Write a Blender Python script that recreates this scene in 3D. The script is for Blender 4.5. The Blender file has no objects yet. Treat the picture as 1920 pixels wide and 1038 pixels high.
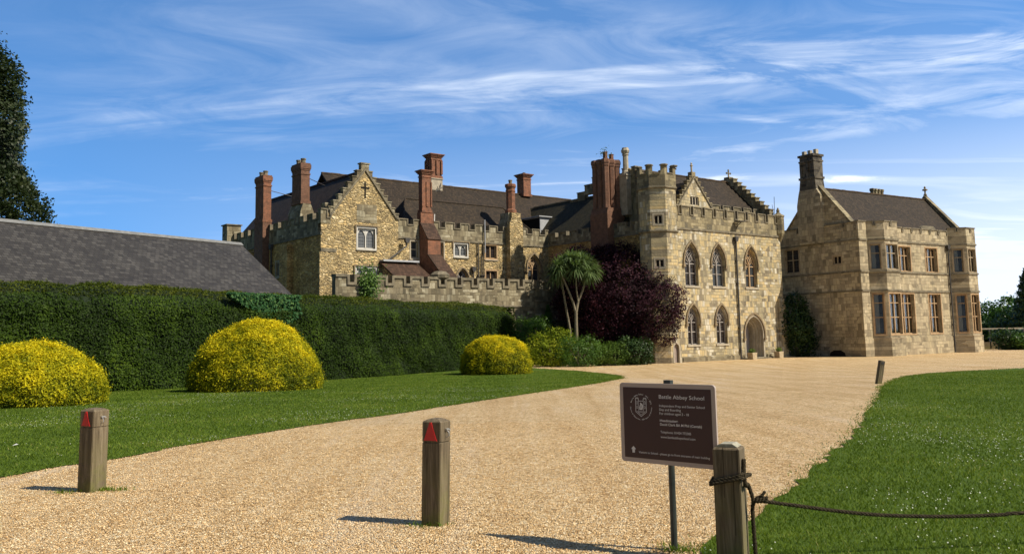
import bpy, bmesh, math, random
import numpy as np
from mathutils import Vector, Matrix, noise as mnoise
from mathutils.geometry import delaunay_2d_cdt
random.seed(7); rng = np.random.default_rng(7)
S = bpy.context.scene
COL = S.collection
rad = math.radians

# ------------------------------------------------------------------ camera
FPX = 1640.; PPX, PPY = 960., 440.; RHO = rad(1.07); EYE = 1.6
TH = math.atan((626-440)*math.cos(RHO)/FPX)
cf = Vector((0, math.cos(TH), math.sin(TH))); r0 = Vector((1, 0, 0)); u0 = Vector((0, -math.sin(TH), math.cos(TH)))
CR = r0*math.cos(RHO) - u0*math.sin(RHO); CU = r0*math.sin(RHO) + u0*math.cos(RHO)
cam = bpy.data.cameras.new('camera'); camo = bpy.data.objects.new('camera', cam); COL.objects.link(camo)
m = Matrix.Identity(4)
for i in range(3):
    m[i][0] = CR[i]; m[i][1] = CU[i]; m[i][2] = -cf[i]
m[2][3] = EYE
camo.matrix_world = m
cam.sensor_width = 36; cam.lens = FPX/1920*36; cam.shift_y = -79/1920; cam.clip_end = 5000; cam.clip_start = .05
S.camera = camo

# ------------------------------------------------------------------ light
SUN_EL, SUN_AZ = rad(45), rad(-20)
sd = Vector((math.cos(SUN_EL)*math.cos(SUN_AZ), math.cos(SUN_EL)*math.sin(SUN_AZ), math.sin(SUN_EL)))
sl = bpy.data.lights.new('sun', 'SUN'); sl.energy = 4.9; sl.angle = rad(.53); sl.color = (1, .91, .75)
so = bpy.data.objects.new('sun', sl); COL.objects.link(so)
so.rotation_euler = sd.to_track_quat('Z', 'Y').to_euler()
S.view_settings.view_transform = 'Standard'; S.view_settings.look = 'None'; S.view_settings.gamma = 1
S.view_settings.exposure = .40

W = bpy.data.worlds.new('World'); S.world = W; W.use_nodes = True
def N(nt, t, **k):
    n = nt.nodes.new(t)
    for a, b in k.items():
        if a.startswith('i_'): n.inputs[a[2:].replace('_', ' ')].default_value = b
        else: setattr(n, a, b)
    return n
def ramp(nt, fac, stops, interp='LINEAR'):
    n = nt.nodes.new('ShaderNodeValToRGB'); n.color_ramp.interpolation = interp
    e = n.color_ramp.elements
    while len(e) < len(stops): e.new(.5)
    for q, (p, c) in zip(e, stops):
        q.position = p; q.color = (*c, 1) if len(c) == 3 else c
    if fac is not None: nt.links.new(fac, n.inputs[0])
    return n
def mth(nt, op, a, b=None, c=None, clamp=False):
    n = nt.nodes.new('ShaderNodeMath'); n.operation = op; n.use_clamp = clamp
    for i, v in enumerate((a, b, c)):
        if v is None: continue
        if isinstance(v, (int, float)): n.inputs[i].default_value = v
        else: nt.links.new(v, n.inputs[i])
    return n.outputs[0]
def mixc(nt, fac, a, b, mode='MIX'):
    n = nt.nodes.new('ShaderNodeMix'); n.data_type = 'RGBA'; n.blend_type = mode
    for i, v in ((0, fac), (6, a), (7, b)):
        if isinstance(v, (int, float)): n.inputs[i].default_value = v
        elif isinstance(v, tuple): n.inputs[i].default_value = (*v, 1)
        else: nt.links.new(v, n.inputs[i])
    return n.outputs[2]
nt = W.node_tree; nt.nodes.clear()
sky = N(nt, 'ShaderNodeTexSky', sky_type='NISHITA', sun_disc=False, sun_elevation=SUN_EL)
sky.sun_rotation = math.pi/2 - SUN_AZ
sky.air_density = 1.0; sky.dust_density = .35; sky.ozone_density = 3.2; sky.altitude = 0
tc = N(nt, 'ShaderNodeTexCoord'); sx = N(nt, 'ShaderNodeSeparateXYZ'); nt.links.new(tc.outputs['Generated'], sx.inputs[0])
up_ = N(nt, 'ShaderNodeVectorMath', operation='ADD'); nt.links.new(tc.outputs['Generated'], up_.inputs[0]); up_.inputs[1].default_value = (0, 0, .19)
nv_ = N(nt, 'ShaderNodeVectorMath', operation='NORMALIZE'); nt.links.new(up_.outputs[0], nv_.inputs[0]); nt.links.new(nv_.outputs[0], sky.inputs[0])
zz = mth(nt, 'ADD', mth(nt, 'MAXIMUM', sx.outputs[2], 0.), .09)
qx = mth(nt, 'DIVIDE', sx.outputs[0], zz); qy = mth(nt, 'DIVIDE', sx.outputs[1], zz)
cv = N(nt, 'ShaderNodeCombineXYZ'); nt.links.new(qx, cv.inputs[0]); nt.links.new(qy, cv.inputs[1])
def skynoise(rot, sc, scale, detail, rough, off, dist=0):
    mp = N(nt, 'ShaderNodeMapping'); mp.inputs['Rotation'].default_value = (0, 0, rot); mp.inputs['Scale'].default_value = sc; mp.inputs['Location'].default_value = off
    nt.links.new(cv.outputs[0], mp.inputs[0])
    n = N(nt, 'ShaderNodeTexNoise', i_Scale=scale, i_Detail=detail, i_Roughness=rough, i_Distortion=dist)
    nt.links.new(mp.outputs[0], n.inputs['Vector']); return n.outputs[0]
base = skynoise(rad(-14), (.55, 1.0, 1), .62, 4, .5, (3.1, 5.2, 0), .5)
band = skynoise(rad(-10), (.30, 1.25, 1), 1.15, 5, .55, (8.3, 2.6, 0), .8)
wisp = skynoise(rad(-22), (.8, 1.35, 1), 2.2, 12, .64, (1.7, 9.2, 3), 1.1)
bm_ = ramp(nt, base, [(.47, (0, 0, 0)), (.66, (1, 1, 1))]).outputs[0]
fm = ramp(nt, band, [(.50, (0, 0, 0)), (.67, (1, 1, 1))]).outputs[0]
wm = ramp(nt, wisp, [(.38, (0, 0, 0)), (.66, (1, 1, 1))]).outputs[0]
cl = mth(nt, 'MULTIPLY', mth(nt, 'ADD', mth(nt, 'MULTIPLY', bm_, .42), mth(nt, 'MULTIPLY', fm, .85)), mth(nt, 'ADD', .14, mth(nt, 'MULTIPLY', wm, 1.15)))
east = mth(nt, 'ADD', .78, mth(nt, 'MULTIPLY', sx.outputs[0], 1.3), clamp=False)
cl = mth(nt, 'MULTIPLY', cl, east, clamp=True)
over = mth(nt, 'MULTIPLY', mth(nt, 'SUBTRACT', .62, sx.outputs[2]), 4., clamp=True)
ahead = mth(nt, 'ADD', .35, mth(nt, 'MULTIPLY', sx.outputs[1], 2.), clamp=True)
cl = mth(nt, 'MULTIPLY', cl, mth(nt, 'MULTIPLY', over, ahead))
lowh = mth(nt, 'MULTIPLY', mth(nt, 'SUBTRACT', .24, sx.outputs[2]), 4.2, clamp=True)
lowh = mth(nt, 'MULTIPLY', lowh, mth(nt, 'MULTIPLY', mth(nt, 'ADD', .85, mth(nt, 'MULTIPLY', sx.outputs[0], 1.9)), mth(nt, 'ADD', .7, mth(nt, 'MULTIPLY', fm, .6))), clamp=True)
cl2 = mth(nt, 'MAXIMUM', mth(nt, 'MULTIPLY', cl, 1.1, clamp=True), mth(nt, 'MULTIPLY', lowh, .9), clamp=True)
front = mth(nt, 'ADD', .10, mth(nt, 'MULTIPLY', sx.outputs[1], 1.6), clamp=True)
skc = mixc(nt, front, mixc(nt, 1., sky.outputs[0], (.62, .60, .55), 'MULTIPLY'), mixc(nt, 1., sky.outputs[0], (.80, 1.28, 1.60), 'MULTIPLY'))
colr = mixc(nt, cl2, skc, (8.3, 9.0, 10.0))
bg = N(nt, 'ShaderNodeBackground', i_Strength=.097); nt.links.new(colr, bg.inputs[0])
wo = N(nt, 'ShaderNodeOutputWorld'); nt.links.new(bg.outputs[0], wo.inputs[0])
S.render.engine = 'CYCLES'

# ------------------------------------------------------------------ measuring helpers
def gz(Y):
    t = min(1, max(0, (Y-8)/52)); return -.9*t*t*(3-2*t)
def ray(x, y): return cf*FPX + CR*(x-PPX) + CU*(PPY-y)
def ground(x, y):
    d = ray(x, y); z = 0
    for _ in range(60):
        k = (z-EYE)/d[2]; z = .5*z + .5*gz(k*d[1])
    return Vector((k*d[0], k*d[1], z))
def at(x, y, Y):
    d = ray(x, y); k = Y/d[1]; return Vector((k*d[0], Y, EYE+k*d[2]))

# ------------------------------------------------------------------ scene helpers
def tag(o, label=None, cat=None, group=None, kind=None):
    for k, v in (('label', label), ('category', cat), ('group', group), ('kind', kind)):
        if v: o[k] = v
    return o
def empty(name, loc, rz=0, label=None, cat=None, group=None):
    o = bpy.data.objects.new(name, None); COL.objects.link(o); o.location = loc; o.rotation_euler = (0, 0, rz)
    o.empty_display_size = .3
    return tag(o, label, cat, group)
def link(name, me, mat, parent=None):
    o = bpy.data.objects.new(name, me); COL.objects.link(o)
    if mat is not None:
        me.materials.clear(); me.materials.append(mat)
    if parent is not None: o.parent = parent
    return o
class Pl:   # local plane: s along a, d inward b (a turned left), z up
    def __init__(s, ox=0, oy=0, ax=1, ay=0):
        l = math.hypot(ax, ay); s.o = (ox, oy); s.a = (ax/l, ay/l); s.b = (-ay/l, ax/l)
    def p(s, q, z, d=0): return (s.o[0]+s.a[0]*q+s.b[0]*d, s.o[1]+s.a[1]*q+s.b[1]*d, z)
FR = Pl()
class B:
    def __init__(s): s.v = []; s.f = []
    def add(s, vs, fs):
        n = len(s.v); s.v += [tuple(v) for v in vs]; s.f += [tuple(i+n for i in f) for f in fs]; return s
    def prism(s, pl, pts, d0, d1):
        n = len(pts)
        vs = [pl.p(a, z, d0) for a, z in pts] + [pl.p(a, z, d1) for a, z in pts]
        return s.add(vs, [tuple(range(n)), tuple(range(2*n-1, n-1, -1))] + [(i, i+n, (i+1) % n+n, (i+1) % n) for i in range(n)])
    def box(s, pl, a0, a1, z0, z1, d0, d1): return s.prism(pl, [(a0, z0), (a1, z0), (a1, z1), (a0, z1)], d0, d1)
    def rib(s, pl, pts, w, d0, d1, closed=False):
        n = len(pts); L = []; R = []
        for i, p in enumerate(pts):
            a = pts[i-1] if (i or closed) else None; b = pts[(i+1) % n] if (i < n-1 or closed) else None
            t1 = Vector((p[0]-a[0], p[1]-a[1])).normalized() if a else None
            t2 = Vector((b[0]-p[0], b[1]-p[1])).normalized() if b else None
            t = (t1+t2) if (t1 and t2) else (t1 or t2)
            if t.length < 1e-4: t = t1
            t = t.normalized(); nn = Vector((-t.y, t.x)); k = w/2
            if t1 is not None and t2 is not None: k /= max(.45, nn.dot(Vector((-t1.y, t1.x))))
            L.append((p[0]+nn.x*k, p[1]+nn.y*k)); R.append((p[0]-nn.x*k, p[1]-nn.y*k))
        vs = []
        for l, r in zip(L, R): vs += [pl.p(*l, d0), pl.p(*r, d0), pl.p(*r, d1), pl.p(*l, d1)]
        fs = []
        for i in range(n if closed else n-1):
            j = (i+1) % n
            for q in range(4): fs.append((4*i+q, 4*i+(q+1) % 4, 4*j+(q+1) % 4, 4*j+q))
        if not closed: fs += [(0, 1, 2, 3), (4*n-1, 4*n-2, 4*n-3, 4*n-4)]
        return s.add(vs, fs)
    def lathe(s, cx, cy, prof, n=8, rot=0, sx=1, sy=1, lrot=0):
        vs = []; c, q = math.cos(lrot), math.sin(lrot)
        for r, z in prof:
            for i in range(n):
                a = rot+2*math.pi*i/n; x, y = r*math.cos(a)*sx, r*math.sin(a)*sy
                vs.append((cx+c*x-q*y, cy+q*x+c*y, z))
        fs = []
        for k in range(len(prof)-1):
            for i in range(n): fs.append((k*n+i, k*n+(i+1) % n, (k+1)*n+(i+1) % n, (k+1)*n+i))
        m_ = (len(prof)-1)*n
        fs += [tuple(range(n-1, -1, -1)), tuple(m_+i for i in range(n))]
        return s.add(vs, fs)
    def tube(s, path, r, n=8):
        rs = r if isinstance(r, (list, tuple)) else [r]*len(path)
        P = [Vector(p) for p in path]; vs = []; up = None
        for i, p in enumerate(P):
            t = (P[min(i+1, len(P)-1)]-P[max(i-1, 0)]).normalized()
            if up is None: up = t.orthogonal().normalized()
            up = (up - t*up.dot(t)); up = up.normalized() if up.length > 1e-5 else t.orthogonal().normalized()
            sd_ = t.cross(up)
            for k in range(n):
                a = 2*math.pi*k/n; vs.append(p+(up*math.cos(a)+sd_*math.sin(a))*rs[i])
        fs = [(i*n+k, i*n+(k+1) % n, (i+1)*n+(k+1) % n, (i+1)*n+k) for i in range(len(P)-1) for k in range(n)]
        fs += [tuple(range(n-1, -1, -1)), tuple((len(P)-1)*n+k for k in range(n))]
        return s.add(vs, fs)
    def wall(s, pl, outer, holes, d=0, rev=.3):
        vs = [Vector(p) for p in outer]; es = [(i, (i+1) % len(outer)) for i in range(len(outer))]
        for h in holes:
            n = len(vs); vs += [Vector(p) for p in h]; es += [(n+i, n+(i+1) % len(h)) for i in range(len(h))]
        ov, oe, of, *_ = delaunay_2d_cdt(vs, es, [], 0, 1e-5)
        def inside(q, poly):
            c = False; j = len(poly)-1
            for i in range(len(poly)):
                xi, yi = poly[i][0], poly[i][1]; xj, yj = poly[j][0], poly[j][1]
                if (yi > q[1]) != (yj > q[1]) and q[0] < (xj-xi)*(q[1]-yi)/(yj-yi)+xi: c = not c
                j = i
            return c
        keep = []
        for f in of:
            c = sum((ov[i] for i in f), Vector((0, 0)))/len(f)
            if inside(c, outer) and not any(inside(c, h) for h in holes): keep.append(tuple(f))
        s.add([pl.p(v.x, v.y, d) for v in ov], keep)
        for h in holes:
            n = len(h)
            s.add([pl.p(a, z, d) for a, z in h]+[pl.p(a, z, d+rev) for a, z in h], [(i, (i+1) % n, (i+1) % n+n, i+n) for i in range(n)])
        return s
    def build(s, name, mat, parent=None, bev=0, smooth=False):
        me = bpy.data.meshes.new(name); me.from_pydata(s.v, [], s.f); me.update()
        bm = bmesh.new(); bm.from_mesh(me)
        bmesh.ops.recalc_face_normals(bm, faces=bm.faces)
        if bev: bmesh.ops.bevel(bm, geom=bm.edges[:], offset=bev, segments=2, affect='EDGES', clamp_overlap=True)
        bm.to_mesh(me); bm.free()
        if smooth: me.polygons.foreach_set('use_smooth', [True]*len(me.polygons))
        return link(name, me, mat, parent)
def arch(c, w, zs, za, n=7):
    """pointed arch from left springing over the apex to right springing"""
    h = za-zs; r = (w*w/4+h*h)/w; cxr = c-w/2+r
    a1 = math.pi; a0 = math.pi-math.atan2(h, r-w/2) if r > w/2 else math.pi/2
    L = [(cxr+r*math.cos(math.pi-(math.pi-a0)*i/n), zs+r*math.sin(math.pi-(math.pi-a0)*i/n)) for i in range(n+1)]
    L[-1] = (c, za)
    return L + [(2*c-x, z) for x, z in reversed(L[:-1])]
def opening(c, w, z0, zs, za): return [(c-w/2, z0)] + arch(c, w, zs, za) + [(c+w/2, z0)]
def ngon_mesh(name, V, F4, rnd, mat, parent=None, rnd_all=None):
    """V: (n,k,3) array of n separate k-gons"""
    n, k = V.shape[:2]
    me = bpy.data.meshes.new(name)
    me.vertices.add(n*k); me.vertices.foreach_set('co', V.reshape(-1).astype(np.float32))
    me.loops.add(n*k); me.loops.foreach_set('vertex_index', np.arange(n*k, dtype=np.int32))
    me.polygons.add(n); me.polygons.foreach_set('loop_start', np.arange(0, n*k, k, dtype=np.int32))
    me.update(calc_edges=True)
    at_ = me.attributes.new('rnd', 'FLOAT', 'FACE'); at_.data.foreach_set('value', rnd.astype(np.float32))
    return link(name, me, mat, parent)
def leafy(name, P, Nn, size, mat, parent=None, asp=.5, jit=.8, clump=None, spread=.5):
    n = len(P)
    Nn = Nn/np.maximum(1e-6, np.linalg.norm(Nn, axis=1, keepdims=True))
    nn = Nn + jit*rng.normal(size=(n, 3))*.6; nn /= np.linalg.norm(nn, axis=1, keepdims=True)
    t = rng.normal(size=(n, 3)); t -= nn*(t*nn).sum(1, keepdims=True); t /= np.linalg.norm(t, axis=1, keepdims=True)
    b = np.cross(nn, t); L = size*(.6+.8*rng.random((n, 1))); Wd = L*asp
    V = np.stack([P-t*L/2, P+b*Wd/2, P+t*L/2, P-b*Wd/2], 1)
    r = rng.random(n) if clump is None else np.clip(clump+(rng.random(n)-.5)*spread, 0, 1)
    return ngon_mesh(name, V, None, r, mat, parent)
def sn(P, f, ph=0):   # cheap smooth noise -1..1
    x, y, z = P[:, 0]*f, P[:, 1]*f, P[:, 2]*f
    return (np.sin(x*1.3+1.7*np.sin(y*.9+ph)+ph)+np.sin(y*1.1+1.3*np.sin(z*1.2+2*ph))+np.sin(z*1.4+1.5*np.sin(x*.8+3*ph)))/3

# ------------------------------------------------------------------ materials
def newmat(name):
    m = bpy.data.materials.new(name); m.use_nodes = True; nt = m.node_tree; nt.nodes.clear()
    o = N(nt, 'ShaderNodeOutputMaterial'); p = N(nt, 'ShaderNodeBsdfPrincipled'); nt.links.new(p.outputs[0], o.inputs[0])
    p.inputs['Roughness'].default_value = .85; p.inputs['Specular IOR Level'].default_value = .25
    return m, nt, p, o
def bump(nt, p, h, s=.5, d=.02):
    b = N(nt, 'ShaderNodeBump', i_Strength=s, i_Distance=d); nt.links.new(h, b.inputs['Height']); nt.links.new(b.outputs[0], p.inputs['Normal'])
def wallvec(nt, jit=0):
    tc = N(nt, 'ShaderNodeTexCoord'); s = N(nt, 'ShaderNodeSeparateXYZ'); nt.links.new(tc.outputs['Object'], s.inputs[0])
    c = N(nt, 'ShaderNodeCombineXYZ'); nt.links.new(mth(nt, 'ADD', s.outputs[0], mth(nt, 'MULTIPLY', s.outputs[1], .97)), c.inputs[0]); nt.links.new(s.outputs[2], c.inputs[1])
    v = c.outputs[0]
    if jit:
        n = N(nt, 'ShaderNodeTexNoise', i_Scale=1.1, i_Detail=2.); nt.links.new(v, n.inputs['Vector'])
        q = N(nt, 'ShaderNodeVectorMath', operation='MULTIPLY_ADD'); nt.links.new(n.outputs['Color'], q.inputs[0]); q.inputs[1].default_value = (jit, jit, 0); nt.links.new(v, q.inputs[2]); v = q.outputs[0]
    return tc.outputs['Object'], v
def noise(nt, vec, sc, det=4, r=.55, dist=0):
    n = N(nt, 'ShaderNodeTexNoise', i_Scale=sc, i_Detail=det, i_Roughness=r, i_Distortion=dist); nt.links.new(vec, n.inputs['Vector']); return n.outputs[0]
def brickn(nt, v, bw, rh, mortar=.02, off=.5, c1=(0, 0, 0), c2=(1, 1, 1), mc=(.5, .5, .5), sm=.1):
    b = N(nt, 'ShaderNodeTexBrick', offset=off, squash=1.); nt.links.new(v, b.inputs['Vector'])
    b.inputs['Scale'].default_value = 1; b.inputs['Brick Width'].default_value = bw; b.inputs['Row Height'].default_value = rh
    b.inputs['Mortar Size'].default_value = mortar; b.inputs['Mortar Smooth'].default_value = sm
    b.inputs['Color1'].default_value = (*c1, 1); b.inputs['Color2'].default_value = (*c2, 1); b.inputs['Mortar'].default_value = (*mc, 1)
    b.inputs['Bias'].default_value = 0
    return b
def ashlar(name, stops, bw=.62, rh=.3, stain=.5, mortar=.012, mcol=(.2, .16, .1), jit=.12, dirt=(.10, .09, .07), bright=1.):
    m, nt, p, o = newmat(name); oc, v = wallvec(nt, jit)
    b = brickn(nt, v, bw, rh, mortar); b2 = brickn(nt, v, bw*.57, rh*2, mortar, .37)
    sel = ramp(nt, noise(nt, v, .55, 1), [(.47, (0, 0, 0)), (.5, (1, 1, 1))]).outputs[0]
    tone = mixc(nt, sel, b.outputs[0], b2.outputs[0]); tone = mixc(nt, .10, tone, noise(nt, v, 2.3, 2)); mo = mixc(nt, sel, b.outputs[1], b2.outputs[1])
    n1 = noise(nt, oc, .9, 5, .6); n2 = noise(nt, oc, 7, 5, .65)
    f = mth(nt, 'ADD', mth(nt, 'MULTIPLY', tone, .55), mth(nt, 'ADD', mth(nt, 'MULTIPLY', n1, .35), mth(nt, 'MULTIPLY', n2, .15)))
    c = ramp(nt, f, stops).outputs[0]
    c = mixc(nt, mth(nt, 'MULTIPLY', mo, .75), c, mcol)
    st = N(nt, 'ShaderNodeMapping'); st.inputs['Scale'].default_value = (1.3, 1.3, .35); nt.links.new(oc, st.inputs[0])
    blo = noise(nt, oc, .33, 4, .6); c = mixc(nt, mth(nt, 'MULTIPLY', ramp(nt, blo, [(.45, (0, 0, 0)), (.62, (1, 1, 1))]).outputs[0], .5), c, mixc(nt, 1., c, (.62, .64, .62), 'MULTIPLY'))
    sm = ramp(nt, noise(nt, st.outputs[0], .8, 7, .72), [(.52, (0, 0, 0)), (.68, (1, 1, 1))]).outputs[0]
    c = mixc(nt, mth(nt, 'MULTIPLY', sm, stain), c, dirt)
    sp = ramp(nt, noise(nt, oc, 4.5, 3, .6), [(.66, (0, 0, 0)), (.72, (1, 1, 1))]).outputs[0]; c = mixc(nt, mth(nt, 'MULTIPLY', sp, .5), c, (.66, .60, .47))
    nt.links.new(c, p.inputs['Base Color'])
    h = mth(nt, 'SUBTRACT', mth(nt, 'ADD', mth(nt, 'MULTIPLY', n2, .7), mth(nt, 'MULTIPLY', tone, .25)), mth(nt, 'MULTIPLY', mo, .8))
    bump(nt, p, h, .8, .05)
    return m
def rubble(name, stops, sc=3.4, stain=.4, dirt=(.09, .075, .05)):
    m, nt, p, o = newmat(name); oc, v = wallvec(nt, .18)
    mp = N(nt, 'ShaderNodeMapping'); mp.inputs['Scale'].default_value = (1, 1.9, 1); nt.links.new(v, mp.inputs[0])
    vo = N(nt, 'ShaderNodeTexVoronoi', i_Scale=sc, i_Randomness=.95); nt.links.new(mp.outputs[0], vo.inputs['Vector'])
    ve = N(nt, 'ShaderNodeTexVoronoi', feature='DISTANCE_TO_EDGE', i_Scale=sc, i_Randomness=.95); nt.links.new(mp.outputs[0], ve.inputs['Vector'])
    vo2 = N(nt, 'ShaderNodeTexVoronoi', i_Scale=sc*1.9, i_Randomness=1.); nt.links.new(mp.outputs[0], vo2.inputs['Vector'])
    ve2 = N(nt, 'ShaderNodeTexVoronoi', feature='DISTANCE_TO_EDGE', i_Scale=sc*1.9, i_Randomness=1.); nt.links.new(mp.outputs[0], ve2.inputs['Vector'])
    pick = ramp(nt, noise(nt, v, 1.1, 2), [(.5, (0, 0, 0)), (.52, (1, 1, 1))]).outputs[0]
    vc = mixc(nt, pick, vo.outputs['Color'], vo2.outputs['Color']); vd = mixc(nt, pick, ve.outputs[0], mth(nt, 'MULTIPLY', ve2.outputs[0], 1.5))
    hs = N(nt, 'ShaderNodeSeparateColor'); nt.links.new(vc, hs.inputs[0])
    n1 = noise(nt, oc, .7, 5, .6); n2 = noise(nt, oc, 9, 6, .7)
    f = mth(nt, 'ADD', mth(nt, 'MULTIPLY', hs.outputs[0], .5), mth(nt, 'ADD', mth(nt, 'MULTIPLY', n1, .35), mth(nt, 'MULTIPLY', n2, .2)))
    c = ramp(nt, f, stops).outputs[0]
    ed = ramp(nt, vd, [(.0, (1, 1, 1)), (.07, (0, 0, 0))]).outputs[0]
    c = mixc(nt, mth(nt, 'MULTIPLY', ed, mth(nt, 'MULTIPLY', mth(nt, 'SUBTRACT', n2, .25), 2.2, clamp=True), clamp=True), c, (.20, .145, .07))
    sm = ramp(nt, noise(nt, oc, .5, 7, .7), [(.5, (0, 0, 0)), (.7, (1, 1, 1))]).outputs[0]
    c = mixc(nt, mth(nt, 'MULTIPLY', sm, stain), c, dirt)
    nt.links.new(c, p.inputs['Base Color'])
    hh = ramp(nt, vd, [(0, (0, 0, 0)), (.22, (1, 1, 1))]).outputs[0]
    h = mth(nt, 'ADD', mth(nt, 'MULTIPLY', hh, .7), mth(nt, 'ADD', mth(nt, 'MULTIPLY', n2, .5), mth(nt, 'MULTIPLY', hs.outputs[1], .35)))
    bump(nt, p, h, 1., .11)
    return m
def plain(name, c1, c2, sc=3, rough=.85, spec=.25, bs=.3, bd=.01, det=6, metal=0):
    m, nt, p, o = newmat(name); tc = N(nt, 'ShaderNodeTexCoord')
    n = noise(nt, tc.outputs['Object'], sc, det, .65)
    nt.links.new(ramp(nt, n, [(.3, c1), (.7, c2)]).outputs[0], p.inputs['Base Color'])
    p.inputs['Roughness'].default_value = rough; p.inputs['Specular IOR Level'].default_value = spec; p.inputs['Metallic'].default_value = metal
    if bs: bump(nt, p, n, bs, bd)
    return m
def leafmat(name, stops, trans=.3, rough=.6, tint=(1.1, 1.2, .6), spec=.1):
    m = bpy.data.materials.new(name); m.use_nodes = True; nt = m.node_tree; nt.nodes.clear()
    o = N(nt, 'ShaderNodeOutputMaterial'); a = N(nt, 'ShaderNodeAttribute', attribute_name='rnd')
    c = ramp(nt, a.outputs['Fac'], stops).outputs[0]
    p = N(nt, 'ShaderNodeBsdfPrincipled'); p.inputs['Roughness'].default_value = rough; p.inputs['Specular IOR Level'].default_value = .3 if rough < .55 else spec
    nt.links.new(c, p.inputs['Base Color'])
    t = N(nt, 'ShaderNodeBsdfTranslucent'); nt.links.new(mixc(nt, 1., c, tint, 'MULTIPLY'), t.inputs[0])
    x = N(nt, 'ShaderNodeMixShader'); x.inputs[0].default_value = trans
    nt.links.new(p.outputs[0], x.inputs[1]); nt.links.new(t.outputs[0], x.inputs[2]); nt.links.new(x.outputs[0], o.inputs[0])
    return m

M = {}
M['hall'] = ashlar('hall_stone', [(.25, (.17, .14, .10)), (.42, (.34, .29, .19)), (.53, (.46, .385, .235)), (.62, (.54, .41, .205)), (.72, (.47, .43, .34)), (.84, (.78, .71, .56))], .5, .25, .55)
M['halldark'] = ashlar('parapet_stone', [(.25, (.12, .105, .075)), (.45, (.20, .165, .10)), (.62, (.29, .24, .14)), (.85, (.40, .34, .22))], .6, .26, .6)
M['rubble'] = rubble('golden_rubble', [(.24, (.22, .165, .09)), (.42, (.42, .32, .165)), (.56, (.54, .42, .22)), (.68, (.58, .41, .18)), (.86, (.76, .66, .45))], 2.9)
M['rubshade'] = rubble('shaded_side_rubble', [(.22, (.28, .17, .065)), (.45, (.50, .31, .115)), (.65, (.64, .42, .155)), (.88, (.74, .55, .26))], 2.6, .5)  # shaded-wall copy of the rubble, lightened and warmed to offset blue sky fill
M['gwall'] = ashlar('garden_wall_stone', [(.25, (.10, .085, .055)), (.45, (.20, .165, .105)), (.65, (.28, .24, .155)), (.85, (.46, .42, .31))], .5, .24, .55, jit=.2)
M['cop'] = plain('coping_stone', (.085, .075, .055), (.26, .22, .15), 2.5, bs=.5, bd=.03)
M['wing'] = ashlar('wing_stone', [(.25, (.20, .165, .11)), (.42, (.34, .28, .185)), (.58, (.43, .36, .24)), (.72, (.48, .395, .25)), (.85, (.64, .56, .41))], .62, .29, .5, jit=.08, mortar=.01)
M['wingtrim'] = plain('wing_trim_stone', (.22, .17, .11), (.42, .335, .22), 1.6, bs=.2)
M['wtrim'] = plain('window_stone_warm', (.30, .19, .10), (.48, .34, .20), 2.2, bs=.2)
M['trim'] = plain('dressed_stone', (.27, .235, .18), (.46, .40, .30), 2.2, bs=.2)
M['tracery'] = plain('tracery_stone', (.17, .15, .14), (.36, .33, .30), 3, bs=.15)
M['ptrac'] = plain('pale_tracery', (.46, .44, .40), (.62, .60, .55), 3, bs=.1)
M['hood'] = plain('hood_stone', (.13, .10, .065), (.30, .23, .14), 3, bs=.3)
def brickmat(name, c1, c2, mc):
    m, nt, p, o = newmat(name); oc, v = wallvec(nt)
    b = brickn(nt, v, .24, .085, .008, .5, c1, c2, mc); n = noise(nt, oc, 2.6, 7, .75)
    c = mixc(nt, mth(nt, 'MULTIPLY', ramp(nt, n, [(.42, (0, 0, 0)), (.62, (1, 1, 1))]).outputs[0], .85), b.outputs[0], (.07, .036, .026))
    n3 = noise(nt, oc, 11, 3, .7); c = mixc(nt, mth(nt, 'MULTIPLY', n3, .28), c, (.42, .24, .15))
    nt.links.new(c, p.inputs['Base Color']); bump(nt, p, mth(nt, 'SUBTRACT', n3, b.outputs[1]), .6, .03); return m
M['brick'] = brickmat('red_brick', (.30, .098, .045), (.17, .056, .030), (.30, .21, .15))
M['brickold'] = brickmat('weathered_brick', (.20, .085, .05), (.105, .046, .03), (.20, .15, .11))
def roofmat(name, stops, row=.14, wid=.2, dirt=.4, dc=(.09, .08, .05), along=0, rough=.8):
    m, nt, p, o = newmat(name); oc, v = wallvec(nt)
    sp_ = N(nt, 'ShaderNodeSeparateXYZ'); nt.links.new(oc, sp_.inputs[0]); cb_ = N(nt, 'ShaderNodeCombineXYZ'); nt.links.new(sp_.outputs[along], cb_.inputs[0]); nt.links.new(sp_.outputs[2], cb_.inputs[1]); v = cb_.outputs[0]
    b = brickn(nt, v, wid, row, .012, .5, sm=.3)
    n1 = noise(nt, oc, .6, 6, .65); mp = N(nt, 'ShaderNodeMapping'); mp.inputs['Scale'].default_value = (1.4, .22, 1); nt.links.new(v, mp.inputs[0])
    n2 = noise(nt, mp.outputs[0], 1.6, 7, .75)
    f = mth(nt, 'ADD', mth(nt, 'MULTIPLY', b.outputs[0], .3), mth(nt, 'ADD', mth(nt, 'MULTIPLY', n1, .4), mth(nt, 'MULTIPLY', n2, .3)))
    c = ramp(nt, f, stops).outputs[0]; c = mixc(nt, mth(nt, 'MULTIPLY', b.outputs[1], .6), c, (.02, .016, .013))
    sp = ramp(nt, noise(nt, oc, 6, 4, .7), [(.62, (0, 0, 0)), (.75, (1, 1, 1))]).outputs[0]
    c = mixc(nt, mth(nt, 'MULTIPLY', sp, dirt), c, dc)
    nt.links.new(c, p.inputs['Base Color']); p.inputs['Roughness'].default_value = rough
    bump(nt, p, mth(nt, 'SUBTRACT', mth(nt, 'ADD', n2, mth(nt, 'MULTIPLY', b.outputs[0], .6)), b.outputs[1]), .7, .04); return m
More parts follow.
